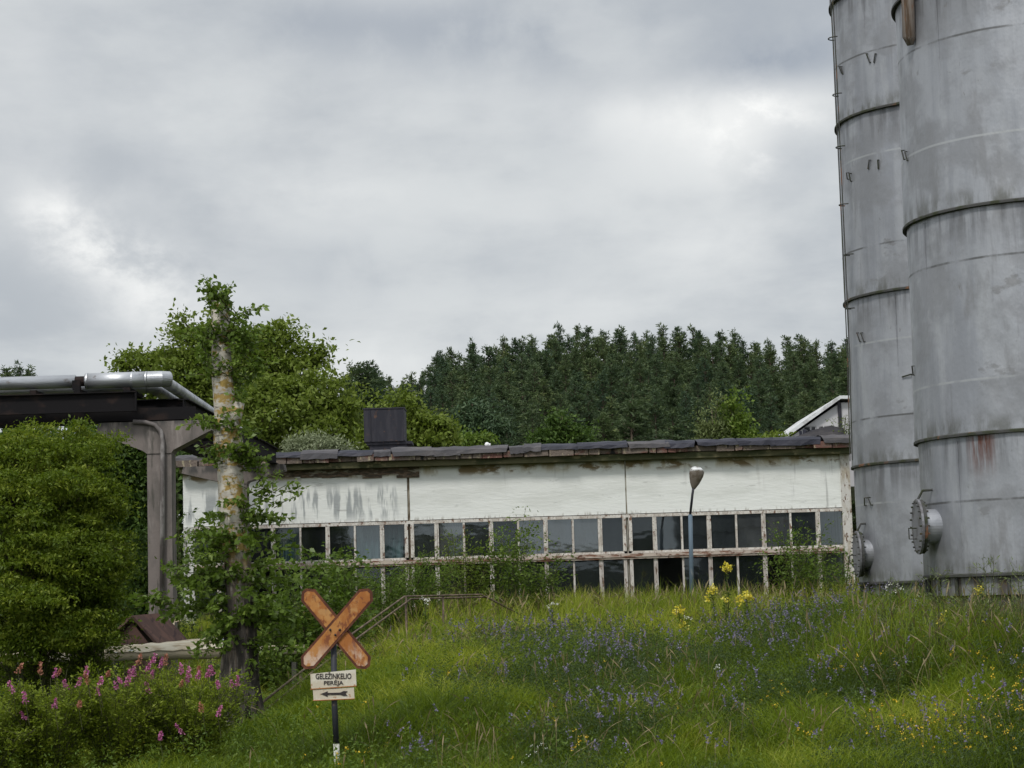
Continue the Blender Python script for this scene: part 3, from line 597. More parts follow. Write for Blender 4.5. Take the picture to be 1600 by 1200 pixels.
q = MB(); q.tube([at(525.5, 1162, YS), at(527.5, 1192, YS)-Vector((0,0,.3))], .0365, 12); q.build('post_base', layered('white_painted_base', (.55,.55,.50), [dict(col=(.3,.3,.25), scale=14)], .8), sg, True)
m_plate = layered('yellowed_white_plate', (.52,.46,.36), [dict(col=(.60,.56,.47), scale=6), dict(col=(.33,.18,.09), scale=13, lo=.60, hi=.72)], .7)
def plate(c4, yy):
    P4 = [at(*p, yy) for p in c4]; return MB().prism([(p.x, p.z) for p in reversed(P4)], yy-.008, yy+.006).build('name_plate', m_plate, sg)
pl1 = plate([(485,1053),(556,1046),(557,1071),(486,1076)], YS-.05); pl3 = plate([(489,1078),(553,1074),(554,1091),(490,1094)], YS-.05)
q = MB(); 
for a, c in (((485,1077.2),(557,1072)), ((489,1094.8),(554,1092))): q.tube([at(*a, YS-.062), at(*c, YS-.062)], .006, 5)
each(q, 'plate_edge', layered('rusty_plate_edge', (.33,.13,.05)), sg)
m_ink = layered('black_lettering', (.035,.028,.028), [dict(col=(.12,.09,.07), scale=30, lo=.58, hi=.68)], .8)
def text(s, c, h_px, w_px, yy, parent):
    cu = bpy.data.curves.new('t', 'FONT'); cu.body = s; cu.align_x = 'CENTER'; cu.align_y = 'CENTER'; cu.extrude = .003; cu.offset = .012
    o = bpy.data.objects.new('t', cu); COL.objects.link(o); bpy.context.view_layer.update()
    me = bpy.data.meshes.new_from_object(o.evaluated_get(bpy.context.evaluated_depsgraph_get())); bpy.data.objects.remove(o); bpy.data.curves.remove(cu)
    vs = np.array([v.co[:] for v in me.vertices]); wd = np.ptp(vs[:,0]); ht = np.ptp(vs[:,1]); k = YS/FPX
    me.transform(Matrix.Diagonal((w_px*k/wd, h_px*k/ht, 1, 1)))
    me.transform(Matrix.Translation(at(*c, yy)) @ Matrix.Rotation(.02, 4, 'Y') @ Matrix.Rotation(R(90), 4, 'X'))
    link('lettering', me, m_ink, parent)
text('GELEŽINKELIO', (521,1057), 10.5, 55, YS-.062, pl1); text('PERĖJA', (521,1067.2), 10, 30, YS-.062, pl1)
ar = [(501,1084.2),(512,1080),(512,1082.6),(532,1082),(537,1079.5),(543,1080),(540,1083.8),(543,1087),(537,1087.5),(532,1085.6),(512,1086),(512,1088.8)]
P4 = [at(*p, YS-.06) for p in ar]; MB().prism([(p.x, p.z) for p in reversed(P4)], YS-.064, YS-.0585).build('arrow', m_ink, pl3)
# ------------------------------------------------------------ street lamp
YP = 49.0
lp = thing('street_lamp', 'lone leaning street lamp with a drop shaped metal head in front of the white wall', 'street lamp', tuple(at(1082, 960, YP)))
q = MB(); q.tube([at(1081.6, 990, YP), at(1080, 870, YP), at(1078.5, 804, YP)], .055, 10); q.build('post', layered('grey_blue_lamp_post', (.10,.14,.18), [dict(col=(.2,.22,.24), scale=(5,5,2), lo=.55, hi=.65)], .6), lp, True)
q = MB(); q.tube([at(1078.5, 804, YP), at(1082, 772, YP), at(1084, 758, YP)], .032, 8); q.build('bracket', m_iron, lp, True)
hd = MB(); a = at(1083.5, 764, YP); c = at(1090.5, 729, YP); ax = (c-a); L = ax.length; ax.normalize(); s_ = Vector((0,1,0)); n_ = ax.cross(s_)
vs = []; pr = [(0,.04),(.08,.065),(.25,.115),(.45,.155),(.62,.18),(.78,.185),(.9,.15),(.97,.09),(1,.01)]; n = 24
for (t_, r_) in pr: vs += [a+ax*L*t_+n_*r_*math.cos(2*math.pi*k/n)+s_*r_*.62*math.sin(2*math.pi*k/n) for k in range(n)]
hd.add(vs, [(i*n+j, i*n+(j+1) % n, (i+1)*n+(j+1) % n, (i+1)*n+j) for i in range(len(pr)-1) for j in range(n)]+[tuple(reversed(range(n)))])
hd.build('lamp_head', layered('weathered_lamp_shell', (.13,.11,.09), [dict(col=(.75,.77,.78), scale=2, flat=1, z=(at(1088,737,YP).z, at(1088,732,YP).z), amt=.9), dict(col=(.09,.07,.05), scale=9)], .5, .0), lp, True)
# ------------------------------------------------------------ pale ground pipe, handrail, shed, scraps
YG = 34.0
m_cdark = layered('darkened_concrete', (.06,.058,.05), [dict(col=(.03,.035,.02), scale=5)], .95)  # concrete darkened so the supports show less beneath the pipe
gp = thing('ground_pipe', 'long pale wrapped pipe lying level just above the ground behind the pink flowering bushes', 'pipe', tuple(at(250, 1040, YG)))
m_wrap = layered('pale_pipe_wrap', (.40,.34,.24), [dict(col=(.52,.48,.38), scale=(1,5,5)), dict(col=(.30,.24,.16), scale=(2,7,7), lo=.56, hi=.68), dict(col=(.45,.52,.62), scale=(1.2,3,3), lo=.62, hi=.68, off=2)], .7, bump=((2,8,8),.8,.03))
b = MB(); b.tube([at(-60, 1031, YG), at(100, 1027, YG), at(250, 1021, YG), at(344, 1018, YG)], [.10,.10,.11,.125], 16); b.tube([at(344, 1018, YG), at(420, 1016, YG), at(476, 1014.5, YG)], [.085,.08,.08], 16)
gpr = b.build('pipe_run', m_wrap, gp, True)
b = MB(); p0, p1 = at(180,1016,YG), at(352,1004,YG)
vs = []
for k in range(15):
    t_ = k/14; px = 170+t_*180; c = at(px, 1022-t_*8, YG); w2 = .1+.16*t_**2
    vs += [c+Vector((0,-.13,.02+random.uniform(-.015,.015))), c+Vector((0,-.05,.10+.02*t_)), c+Vector((0,.05+w2*.3,.12+.09*t_+random.uniform(-.015,.015)))]
b.add(vs, [(k*3+j, k*3+j+1, k*3+j+4, k*3+j+3) for k in range(14) for j in range(2)]); b.build('loose_wrap', m_wrap, gp, True)
b = MB()
for px in (30, 180, 330, 460): p = at(px, 1030, YG); b.box(p.x-.04, p.x+.04, YG-.10, YG+.15, gz(p.x, YG)-.2, p.z-.05)
each(b, 'support_block', m_cdark, gp)
q = MB(); p = at(352,1012,YG)
q.add([p+Vector(v) for v in ((-.03,-.2,.16),(.17,-.2,.18),(.24,-.2,.13),(.15,-.2,.0),(.05,-.2,.02),(.0,-.2,.10))], [(5,4,3,2,1,0)]); 
q.add([p+Vector(v) for v in ((-.03,-.14,.16),(.17,-.16,.18),(.24,-.15,.13),(.15,-.17,.0),(.05,-.14,.02),(.0,-.14,.10))], [(0,1,2,3,4,5)])
q.add([p+Vector(v) for v in ((.5,-.2,.02),(.7,-.2,.03),(.68,-.15,.07),(.52,-.15,.06))], [(0,1,2,3)])
tag(q.build('plastic_sheet', layered('blue_white_plastic', (.62,.68,.76), [dict(col=(.35,.5,.72), scale=6)], .5), None, origin=tuple(p)), 'crumpled scrap of blue and white plastic sheet on the pale pipe beside the trunk', 'plastic sheet')
hr = thing('stair_handrail', 'rusty double pipe handrail climbing the left side of the grassy bank', 'handrail', tuple(at(640, 990, 36)))
m_rail = layered('rusty_rail', (.10,.075,.055), [dict(col=(.19,.14,.10), scale=7)], .8)
for dy, dz, nm in ((0, 0, 'rail'), (.30, -.05, 'rail')):
    path = [at(392,1112,27.2), at(470,1050,29.5), at(548,992,32.5), at(632,932,36), at(752,929,38), at(802,955,38.8)]
    q = MB(); q.tube([p+Vector((.10 if dy else 0, dy, dz)) for p in path], .017, 8); q.build(nm, m_rail, hr, True)
for (px, py, Y) in ((470,1050,29.5),(548,992,32.5),(634,932,36),(692,931,37)):
    p = at(px, py, Y); q = MB(); q.tube([p, (p.x, p.y, gz(p.x, p.y)-.2)], .022, 8); q.build('post', m_rail, hr, True)
YD = 37.0
sh_ = thing('wooden_shelter', 'small low shed with a dark brown gabled roof below the concrete pipe support', 'shed', tuple(at(225, 1020, YD)))
ap = at(205, 965, YD-.6); el = at(180, 990, YD-.6); er = at(246, 1010, YD-.6); apb = ap+Vector((.33,1.0,.0)); m_br = layered('dark_brown_boards', (.06,.035,.03), [dict(col=(.09,.05,.04), scale=(3,9,3)), dict(col=(.035,.02,.02), scale=(14,3,3), lo=.55, hi=.65)], .85)
def slab4(a, b_, c, d, t=.05):
    n = (b_-a).cross(d-a).normalized()*t; vs = [a, b_, c, d, a+n, b_+n, c+n, d+n]; return vs, [(3,2,1,0),(4,5,6,7),(0,1,5,4),(1,2,6,5),(2,3,7,6),(3,0,4,7)]
off = Vector((.40, .9, .03)); rf = MB(); rf.add(*slab4(ap, er, er+off, ap+off)); rf.add(*slab4(el, ap, ap+off, el+off)); rf.build('roof', m_br, sh_)
b = MB(); gzz = gz(ap.x, YD)
b.prism([(el.x+.08, gzz-.3), (er.x-.1, gzz-.3), (er.x-.1, er.z-.05), (ap.x, ap.z-.09), (el.x+.08, el.z-.03)], YD-.5, YD+.25); b.build('wall', m_br, sh_)
q = MB()
for k in range(11):
    c = at(240+k*3.6+random.uniform(-2,2), 975+random.uniform(-7,9), Y1-.55); s = random.uniform(.05,.13); dd = Vector((random.uniform(-1,1), random.uniform(-.3,.3), random.uniform(-.5,.7))).normalized(); nn = Vector((-dd.z, .3, dd.x+.3)).normalized()
    q.add([c-dd*s, c+nn*s*.4, c+dd*s, c-nn*s*.4, c-dd*s+Vector((0,.02,0)), c+nn*s*.4+Vector((0,.02,0)), c+dd*s+Vector((0,.02,0)), c-nn*s*.4+Vector((0,.02,0))], [(0,1,2,3),(7,6,5,4),(0,4,5,1),(1,5,6,2),(2,6,7,3),(3,7,4,0)])
q.tube([at(250,985,Y1-.5), at(262,1015,Y1-.5)], .02, 6)
tag(q.build('scrap_pile', layered('pale_broken_cladding', (.55,.42,.30), [dict(col=(.7,.62,.5), scale=8), dict(col=(.4,.17,.08), scale=10, lo=.55, hi=.65)], .8), None, origin=tuple(at(258,985,Y1-.5))), 'pale torn scraps of cladding at the foot of the concrete column', 'scrap')
# ------------------------------------------------------------ vegetation
m_bark = layered('brown_bark', (.075,.055,.04), [dict(col=(.12,.095,.07), scale=(9,9,2))], .95, coord='object')
m_stem = layered('green_brown_stem', (.055,.065,.022), [dict(col=(.08,.075,.035), scale=9)], .9, coord='object')
lf_lime = leafmat('lime_leaves', (.070,.11,.014), (.13,.18,.024), (.20,.25,.05))
lf_mid = leafmat('mid_green_leaves', (.055,.10,.014), (.10,.16,.022), (.18,.24,.045))
lf_deep = leafmat('deep_green_leaves', (.03,.06,.012), (.055,.10,.02), (.10,.16,.03))
lf_olive = leafmat('olive_leaves', (.055,.09,.008), (.11,.16,.013), (.21,.25,.024), .4)
lf_birch = leafmat('birch_leaves', (.06,.10,.014), (.11,.17,.026), (.19,.26,.05), .4, .4)
lf_silver = leafmat('silver_willow_leaves', (.13,.16,.08), (.20,.235,.13), (.30,.33,.21), .2)
lf_pine = leafmat('pine_needles', (.04,.066,.038), (.074,.112,.056), (.125,.165,.068), .3, .6, .6)
g_ = NT(lf_pine.node_tree); oi = g_.node('ShaderNodeObjectInfo').outputs['Random']; bs_ = g_.n['Principled BSDF']; src_ = bs_.inputs['Base Color'].links[0].from_socket
g_.l.new(g_.mix(1., g_.mix(oi, (.62,.72,.85), (1.35,1.2,.95)), src_, 'MULTIPLY'), bs_.inputs['Base Color'])   # some pines are bluer and darker than others
lf_pale = leafmat('pale_leaves', (.08,.11,.035), (.13,.165,.06), (.20,.235,.09), .25)

def branch_tubes(b, root, tip, r0, r1, bend=.15, n=5):
    root, tip = Vector(root), Vector(tip); L = (tip-root).length
    mid = [root.lerp(tip, t) + Vector((random.uniform(-1,1)*bend*L*.25, random.uniform(-1,1)*bend*L*.25, math.sin(t*math.pi)*bend*L*.5)) for t in np.linspace(0, 1, n)[1:-1]]
    b.tube([root]+mid+[tip], list(np.linspace(r0, r1, n)), 5, cap=False)
def crown(name, mat, parent, lobes, clumps, per, cr, ls, asp=.55, up=.4, tonespread=.6, droop=.15, seed_tone=None, flat=.75):
    """leaf clumps through the volume of the lobes; returns clump centres"""
    vol = np.array([l[1][0]*l[1][1]*l[1][2] for l in lobes])**.8; cnt = np.maximum(3, (vol/vol.sum()*clumps).astype(int)); C = []
    for (c, rad), k in zip(lobes, cnt):
        d = unit(RNG.normal(size=(k, 3))); q = RNG.uniform(.35, 1., (k, 1))**.5
        C.append(np.array(c)+d*q*np.array(rad)*(1+RNG.normal(size=(k,1))*.09))
    C = np.concatenate(C); n = len(C)
    num = RNG.integers(int(per*.5), int(per*1.5), n); idx = np.repeat(np.arange(n), num); csz = cr*RNG.uniform(.55, 1.35, n)
    off = RNG.normal(size=(len(idx), 3))*csz[idx, None]*.5; off[:, 2] *= flat; P = C[idx]+off
    ct = RNG.uniform(0, 1, n); tone = np.clip((1-tonespread)*.5+tonespread*ct[idx]*.6+RNG.uniform(0, .5, len(idx))+.0, 0, 1)
    quads_mesh(name, leaf_quads(P, ls*RNG.uniform(.6, 1.3, len(P)), asp, up, droop=droop), tone, mat, parent)
    return C
def tree(name, label, cat, base, top_trunk, lobes, mat, clumps, per, cr, ls, r0=.15, group=None, nlimb=26, **kw):
    o = thing(name, label, cat, tuple(base), group)
    C = crown('crown', mat, o, lobes, clumps, per, cr, ls, **kw)
    b = MB(); base = Vector(base); tt = Vector(top_trunk)
    pts = [base-Vector((0,0,.4)), base.lerp(tt, .33)+Vector((random.uniform(-.1,.1), 0, 0)), base.lerp(tt, .66)+Vector((random.uniform(-.15,.15), 0, 0)), tt]
    b.tube(pts, [r0, r0*.8, r0*.6, r0*.2], 8)
    for i in RNG.choice(len(C), min(nlimb, len(C)), replace=False):
        c = Vector(C[i]); t = min(max((c.z-base.z)/(max(tt.z-base.z, .1))*.62, .12), .95); branch_tubes(b, base.lerp(tt, t), c, r0*.28, r0*.06)
    b.build('trunk', m_bark, o, True); return o
def A(px, py, Y): p = at(px, py, Y); return (p.x, p.y, p.z)
def px2m(Y): return Y/FPX
def lobes_px(L):             # (px, py, Y, rx px, rz px) -> world lobes
    return [(A(px, py, Y), (rx*px2m(Y), (ry if ry else rx*.9)*px2m(Y), rz*px2m(Y))) for (px, py, Y, rx, rz, ry) in L]
def shrub(name, label, base, h, spread, nst, mat, ls, leaves, cat='shrub', group=None, asp=.5, lean=(0,0), leafstart=.2, droop=.2, r=.012, curve=.5, jit=.09, tw=3, parentname='foliage'):
    """stems fan out of the base and arch; short twigs and leaves line them"""
    o = thing(name, label, cat, tuple(base), group); b = MB(); base = Vector(base); P = []; D = []; tn = []
    for s in range(nst):
        a = random.uniform(0, 2*math.pi); q = random.uniform(.15, 1)**.7; hh = h*random.uniform(.65, 1.05)*(1-.25*q)
        ex = Vector((math.cos(a)*spread*q+lean[0], math.sin(a)*spread*q*.8+lean[1], 0)); st = Vector((math.cos(a)*.08*spread, math.sin(a)*.08*spread, -.1))
        f = lambda t: base+st+ex*(t**(1.3))+Vector((0,0,hh*(t-curve*.35*q*t**3)/(1-curve*.35*q)+.1*t))
        b.tube([f(t) for t in np.linspace(0, 1, 7)], list(np.linspace(r, r*.3, 7)), 5, cap=False); tone0 = random.uniform(0, .5)
        k = int(leaves/nst)
        for j in range(tw*4):
            t0 = random.uniform(leafstart, .95); p0 = f(t0); dd = Vector((random.gauss(0,1), random.gauss(0,1), random.uniform(-.1,.9))).normalized()*h*random.uniform(.08, .22)*(1.15-t0*.5)
            b.tube([p0, p0+dd*.5+Vector((0,0,.02)), p0+dd], [r*.35, r*.25, r*.15], 3, cap=False)
            for _ in range(max(1, k//(tw*4))):
                u_ = random.uniform(.15, 1.05); P.append(p0+dd*u_+Vector((random.gauss(0,jit), random.gauss(0,jit), random.gauss(0,jit)))*h*.35); D.append(dd.normalized()); tn.append(tone0+random.uniform(0, .5))
    b.build('stem', m_stem, o, True)
    P = np.array([p[:] for p in P]); D = np.array([d[:] for d in D])
    quads_mesh(parentname, leaf_quads(P, ls*RNG.uniform(.6, 1.3, len(P)), asp, .5, dirs=D, droop=droop), np.clip(tn, 0, 1), mat, o); return o

# ---- pines on the hill: six built, the rest copies of them
def pine_mesh(i):
    h = 13.; b = MB(); b.tube([(0,0,-1), (random.uniform(-.1,.1),0,h*.4), (0,0,h*.97)], [.17,.12,.02], 6, cap=False); P = []; D = []; T = []
    nb = random.randint(84, 104); zc = random.uniform(.16,.28); dens = random.uniform(.75,1.1); wid = random.uniform(.85,1.2)
    for k in range(nb):
        t = zc+(1-zc)*(k+random.random())/nb; z = h*t; u_ = (t-zc)/(1-zc); a = random.uniform(0, 2*math.pi)
        Lb = wid*2.3*(min(1, .5+u_*1.8))*(1-u_)**.92*random.uniform(.45, 1.15)+.07; rise = .05+.95*u_
        tip = Vector((math.cos(a)*Lb, math.sin(a)*Lb, z+Lb*rise*.7)); p0 = Vector((0,0,z-.1))
        b.tube([p0, p0.lerp(tip, .6)+Vector((0,0,-.05*Lb)), tip], [.035,.02,.008], 3, cap=False)
        nt = int(Lb*5.2*dens)+1
        for j in range(nt):
            s = .32+.68*(j+random.random())/nt; c = p0.lerp(tip, s)+Vector((random.gauss(0,.13), random.gauss(0,.13), random.gauss(0,.07))); tone = random.uniform(0,.3)+.45*s*(.4+.6*u_)
            for _ in range(20):
                dd = Vector((random.gauss(0,.8)+math.cos(a)*.5, random.gauss(0,.8)+math.sin(a)*.5, random.uniform(-.1,1.1))).normalized()
                P.append((c+dd*random.uniform(0,.16)+Vector((random.gauss(0,.11), random.gauss(0,.11), random.gauss(0,.09)))*(1-.5*u_))[:]); D.append(dd[:]); T.append(tone+random.uniform(0,.3))
    for _ in range(34): P.append((random.gauss(0,.09), random.gauss(0,.09), h*random.uniform(.93,1.0))); D.append((random.gauss(0,.3),random.gauss(0,.3),1)); T.append(random.uniform(.3,.9))
    return b, np.array(P), np.array(D), np.array(T)
PL = 'dark green pine in the dense forest on the hill behind the white building'; PG = 'pines of the hill forest'
protos = []
sky_px = [480,520,545,575,600,640,662,675,700,740,790,830,880,920,960,1000,1040,1100,1140,1170,1210,1260,1300,1345,1400]
sky_py = [585,578,574,570,592,590,582,552,543,536,528,526,514,516,510,512,515,517,522,540,524,531,527,522,525]
spots = []
rows = [(104,9),(116,8.6),(129,8.2),(143,8.),(156,7.6),(169,7.2),(182,7),(195,6.6),(209,6.6),(224,6.4)]
for ri, (Y, sp) in enumerate(rows):
    k = ri/(len(rows)-1); step = [58,56,50,45,42,38,34,30,26,22][ri]; x = 590+random.uniform(-20,0) if ri < 6 else 548
    while x < 1352:
        q = x+random.uniform(-.35,.35)*step; s_py = float(np.interp(q, sky_px, sky_py)); low = 655 if q < 700 else 632
        top = s_py+(low-s_py)*(1-k)**1.15+random.uniform(-10, 16)
        if q < 668 and k > .75: top = max(top, 588+random.uniform(-6,8))
        yy = Y+random.uniform(-4,4); p = at(q, top, yy); g0 = gz(p.x, yy)
        if p.z-g0 > 4.5: spots.append((p.x, yy, g0, p.z-g0))
        x += step
for q, s_ in ((548,571),(560,568),(574,566),(585,576),(12,576),(30,571),(46,577)):
    yy = 150+random.uniform(-5,5); p = at(q, s_, yy); g0 = gz(p.x, yy); spots.append((p.x, yy, g0, p.z-g0))
for i in range(7):
    b, P, D, T = pine_mesh(i); x, y, g0, hh = spots[i]; o = thing('pine_tree', PL, 'pine', (0,0,0), PG)
    tr = b.build('trunk', m_bark, o, True); cr = quads_mesh('crown', leaf_quads(P, RNG.uniform(.15,.30,len(P)), .30, .3, dirs=D), np.clip(T,0,1), lf_pine, o)
    protos.append((o, tr, cr))
for i, (x, y, g0, hh) in enumerate(spots):
    if i < 7: o = protos[i][0]
    else:
        src = protos[RNG.integers(0, 7)]; o = src[0].copy(); COL.objects.link(o)
        for ch in src[1:]: c = ch.copy(); COL.objects.link(c); c.parent = o
    s_ = hh/13.; w_ = s_**.5*random.uniform(.95,1.45); o.location = (x, y, g0-.1); o.scale = (w_, w_, s_); o.rotation_euler = (0, 0, random.uniform(0, 6.28))
# ---- smaller growth at the foot of the hill, over the roof line
tree('willow_tree', 'pale grey green willow with two spiky tops at the foot of the pine hill', 'willow', (at(1112,700,84).x, 84, gz(10,84)), at(1112,640,84), lobes_px([(1102,665,84,6,38,0),(1122,660,84,6,46,0),(1104,680,84,10,20,0),(1124,680,84,12,24,0),(1112,692,84,22,14,0)]), lf_pale, 60, 60, .42, .2, .1, asp=.3, droop=-.6)
tree('young_tree', 'small yellow green tree just right of the spiky grey willow below the pines', 'tree', (at(1152,700,84).x, 84, gz(11,84)), at(1150,650,84), lobes_px([(1150,655,84,13,40,0),(1163,685,84,18,20,0)]), lf_mid, 50, 55, .5, .2, .1)
tree('young_tree', 'dull green rounded young tree showing over the roof below the middle of the pine forest', 'tree', (at(878,700,86).x, 86, gz(3,86)), at(878,650,86), lobes_px([(872,662,86,12,26,0),(885,676,86,24,20,0),(905,682,86,22,14,0),(850,688,86,22,12,0),(866,684,86,30,14,0)]), lf_deep, 90, 60, .42, .18, .1)
tree('young_pine', 'lighter green young pine with drooping sprays low at the left end of the pine forest', 'pine', (at(740,700,88).x, 88, gz(-2,88)), at(738,630,88), lobes_px([(738,650,88,22,26,0),(760,668,88,36,12,0),(722,680,88,34,14,0)]), leafmat('young_pine_needles', (.03,.06,.03), (.055,.095,.045), (.09,.13,.06), .15), 90, 60, .45, .26, .1, asp=.3)
tree('hedge_shrub', 'low yellow green bush seen just over the roof left of the small white scrap', 'bush', (at(730,700,74).x, 74, gz(-2,74)), at(730,685,74), lobes_px([(715,690,74,50,12,0)]), lf_mid, 60, 50, .4, .16, .07)
tree('hedge_shrub', 'bright yellow green bush peeping over the roof beside the sloping roof of the grey hall', 'bush', (at(1210,700,62).x, 62, gz(9,62)), at(1210,690,62), lobes_px([(1208,690,62,26,12,0)]), lf_lime, 30, 40, .3, .13, .06)
# ---- broad trees behind the left half of the building
YT = 70
tree('maple_tree', 'big lime green broadleaf tree behind the birch trunk and the left end of the building', 'tree', (at(400,760,YT).x, YT, gz(-9,YT)), at(400,540,YT),
    lobes_px([(310,545,YT,48,52,0),(285,580,YT,70,42,0),(228,572,YT,34,20,0),(350,600,YT,70,60,0),(400,570,YT+1,60,58,0),(445,550,YT,40,40,0),(470,585,YT,34,34,0),(500,620,YT-1,60,48,0),(430,645,YT-2,80,60,0),(520,665,YT-1,46,46,0),(350,660,YT-1,60,50,0),(250,620,YT,50,36,0),(470,690,YT-2,80,36,0),(495,560,YT,12,14,0),(504,548,YT,8,8,0),(205,552,YT,14,9,0),(196,566,YT,9,9,0),(440,512,YT,12,10,0),(420,530,YT,16,14,0),(280,505,YT,16,16,0),(335,520,YT,30,30,0),(380,560,YT,40,50,0)]),
    lf_lime, 780, 62, .52, .19, .32, nlimb=150, flat=.6)
tree('maple_tree', 'small bright yellow green tree right of the dark ventilator on the roof', 'tree', (at(655,760,64).x, 64, gz(-3,64)), at(645,640,64), lobes_px([(634,640,64,14,30,0),(648,672,64,24,30,0),(690,672,64,18,24,0),(670,690,64,36,14,0),(602,650,64,12,26,0),(585,680,64,22,18,0)]), lf_lime, 130, 60, .36, .17, .1)
tree('willow_bush', 'silvery grey green willow bush over the roof edge left of the dark ventilator', 'willow', (at(488,740,60).x, 60, gz(-6,60)), at(488,696,60), lobes_px([(488,697,60,40,18,0),(465,700,60,26,12,0),(520,702,60,26,10,0)]), lf_silver, 90, 60, .3, .13, .08, asp=.3)
# ---- dense green growth at the left
YL = 31
tree('honeysuckle_thicket', 'large olive green leafy thicket filling the left edge below the black pipe bridge', 'thicket', (at(60,1100,YL).x, YL, gz(-8,YL)), at(70,740,YL),
    lobes_px([(30,725,YL,90,54,0),(100,705,YL+.5,56,34,0),(150,740,YL,44,52,40),(160,800,YL,36,36,50),(20,800,YL-1,90,60,70),(110,830,YL-.6,70,50,60),(175,860,YL,26,36,50),(50,890,YL-1.2,100,50,70),(140,905,YL-.5,50,44,60),(10,970,YL-1.3,90,44,70),(110,975,YL-1,70,26,50),
     (185,800,YL+.3,14,16,20),(196,890,YL,12,14,30),(140,935,YL-.3,30,18,40),(-30,760,YL,80,80,0),(128,665,YL+.5,14,9,0),(60,668,YL+.5,20,9,0),(100,760,YL-.8,60,30,60),(60,850,YL-1.6,60,22,40),(130,870,YL-1.2,50,16,40),(40,935,YL-2,70,20,40),(20,1005,YL-1.6,70,30,40),(105,998,YL-1.5,34,16,30),(180,690,YL+1,30,16,30)]),
   
    lf_olive, 1050, 100, .22, .07, .06, nlimb=190, asp=.42, flat=.36, droop=.35, tonespread=.95)
for px, Y, h, sp, lab in ((45,30.6,3.9,1.7,'tall feathery olive green shrub whose arching sprays rise through the left thicket'),(138,31.2,3.4,.75,'feathery olive green shrub with sprays reaching the concrete pipe support'),(-10,35.6,2.2,1.2,'arching olive green shrub at the very left edge behind the pale ground pipe'),(75,35.8,1.9,1.1,'arching olive green shrub with long sprays behind the pale ground pipe under the left thicket'),(140,36,1.5,.9,'arching olive green shrub at the right foot of the left thicket')):
    x = at(px,1000,Y).x; shrub('honeysuckle_shrub', lab, (x, Y, gz(x,Y)), h, sp, 36, lf_olive, .07, 9000, asp=.42, leafstart=.15, droop=.1, jit=.06, tw=5, curve=1.1)
for px, Y, h, lab in ((90,32.6,.75,'leftmost dark undergrowth beneath the pale ground pipe'),(190,32.8,.7,'dark undergrowth beneath the middle of the pale ground pipe'),(290,32.6,.7,'dark undergrowth beneath the pale ground pipe next to the birch trunk'),(20,32.5,.8,'dark undergrowth at the left edge under the thicket')):
    x = at(px,1000,Y).x; shrub('bramble', lab, (x, Y, gz(x,Y)), h, 1.1, 26, lf_deep, .075, 3200, asp=.5, leafstart=.05, curve=.8, cat='undergrowth')
tree('vine_thicket', 'darker climbing thicket between the olive thicket and the concrete pipe support', 'thicket', (at(205,1100,42).x, 42, gz(-8,42)), at(200,740,42),
    lobes_px([(205,760,42,36,70,30),(185,720,42,40,44,30),(215,850,42,30,80,30),(205,930,42,40,60,30),(160,700,42.5,60,30,0),(228,900,41,22,70,0)]),
    lf_deep, 420, 90, .34, .11, .1, nlimb=60, asp=.6)
tree('broadleaf_tree', 'dense dark green tree filling the gap left of the white building under the bridge', 'tree', (at(180,1000,58).x, 58, gz(-12,58)), at(190,760,58),
    lobes_px([(200,740,58,90,80,60),(230,840,58,70,110,50),(120,800,58,110,120,50),(20,800,60,130,130,50),(262,740,60,24,60,40)]), lf_deep, 480, 70, .7, .24, .2, nlimb=40)
shrub('vine', 'thin green climber hugging the white corner beside the concrete column', (at(279,1000,46).x, 46, at(279,1000,46).z), 4.2, .12, 8, lf_deep, .09, 900, cat='climber', leafstart=.02, jit=.02, curve=0)
# ---- the cut birch
YK = 27.0
bo = thing('birch_trunk', 'topped birch trunk with orange lichen patches and leafy shoots, left of the crossing sign', 'tree', (at(372,1130,YK).x, YK, at(372,1130,YK).z))
m_birch = layered('lichened_birch_bark', (.46,.43,.37), [dict(col=(.36,.33,.28), scale=(4,4,9)), dict(col=(.12,.10,.08), scale=(4,4,26), lo=.58, hi=.66, off=1),
    dict(col=(.27,.175,.03), scale=(5,5,8), lo=.49, hi=.57, detail=5, amt=.9, z2=(at(360,930,YK).z, at(360,860,YK).z), off=3), dict(col=(.30,.21,.06), scale=(9,9,14), lo=.60, hi=.66, off=8),
    dict(col=(.13,.10,.08), scale=(12,12,1.2), lo=.30, hi=.60, z=(at(360,850,YK).z, at(360,890,YK).z)), dict(col=(.035,.03,.026), scale=(16,16,1.6), lo=.26, hi=.54, z=(at(360,890,YK).z, at(360,960,YK).z))], .9, bump=((10,10,6), 1., .02))
cp = [(344,474,28),(345,530,30),(347,590,32),(353,650,36),(357,690,46),(360,730,40),(363,800,41),(370,870,42),(375,930,44),(376,1000,50),(374,1070,58),(374,1120,76),(374,1160,100)]
vs = []; n = 28
for i, (px, py, wd) in enumerate(cp):
    c = at(px, py, YK); r_ = wd/2*px2m(YK)
    for j in range(n):
        a = 2*math.pi*j/n; low = max(0, (py-930)/200); k = 1+.03*math.sin(3*a+i)+.02*math.sin(7*a+i*2)+low*.14*math.sin(6*a+1)+low*.07*math.sin(11*a+i*.3)
        vs.append(c+Vector((math.cos(a)*r_*k, math.sin(a)*r_*k, .03*math.sin(a*2+i) if i == 0 else 0)))
b = MB(); b.add(vs, [(i*n+j, (i+1)*n+j, (i+1)*n+(j+1) % n, i*n+(j+1) % n) for i in range(len(cp)-1) for j in range(n)]+[tuple(range(n))])
tb = b.build('trunk', m_birch, bo, True)
b = MB(); b.tube([at(362,668,YK), at(370,645,YK-.05), at(374,628,YK-.06)], [.10,.085,.075], 14); b.build('cut_limb', m_birch, bo, True)
b = MB()
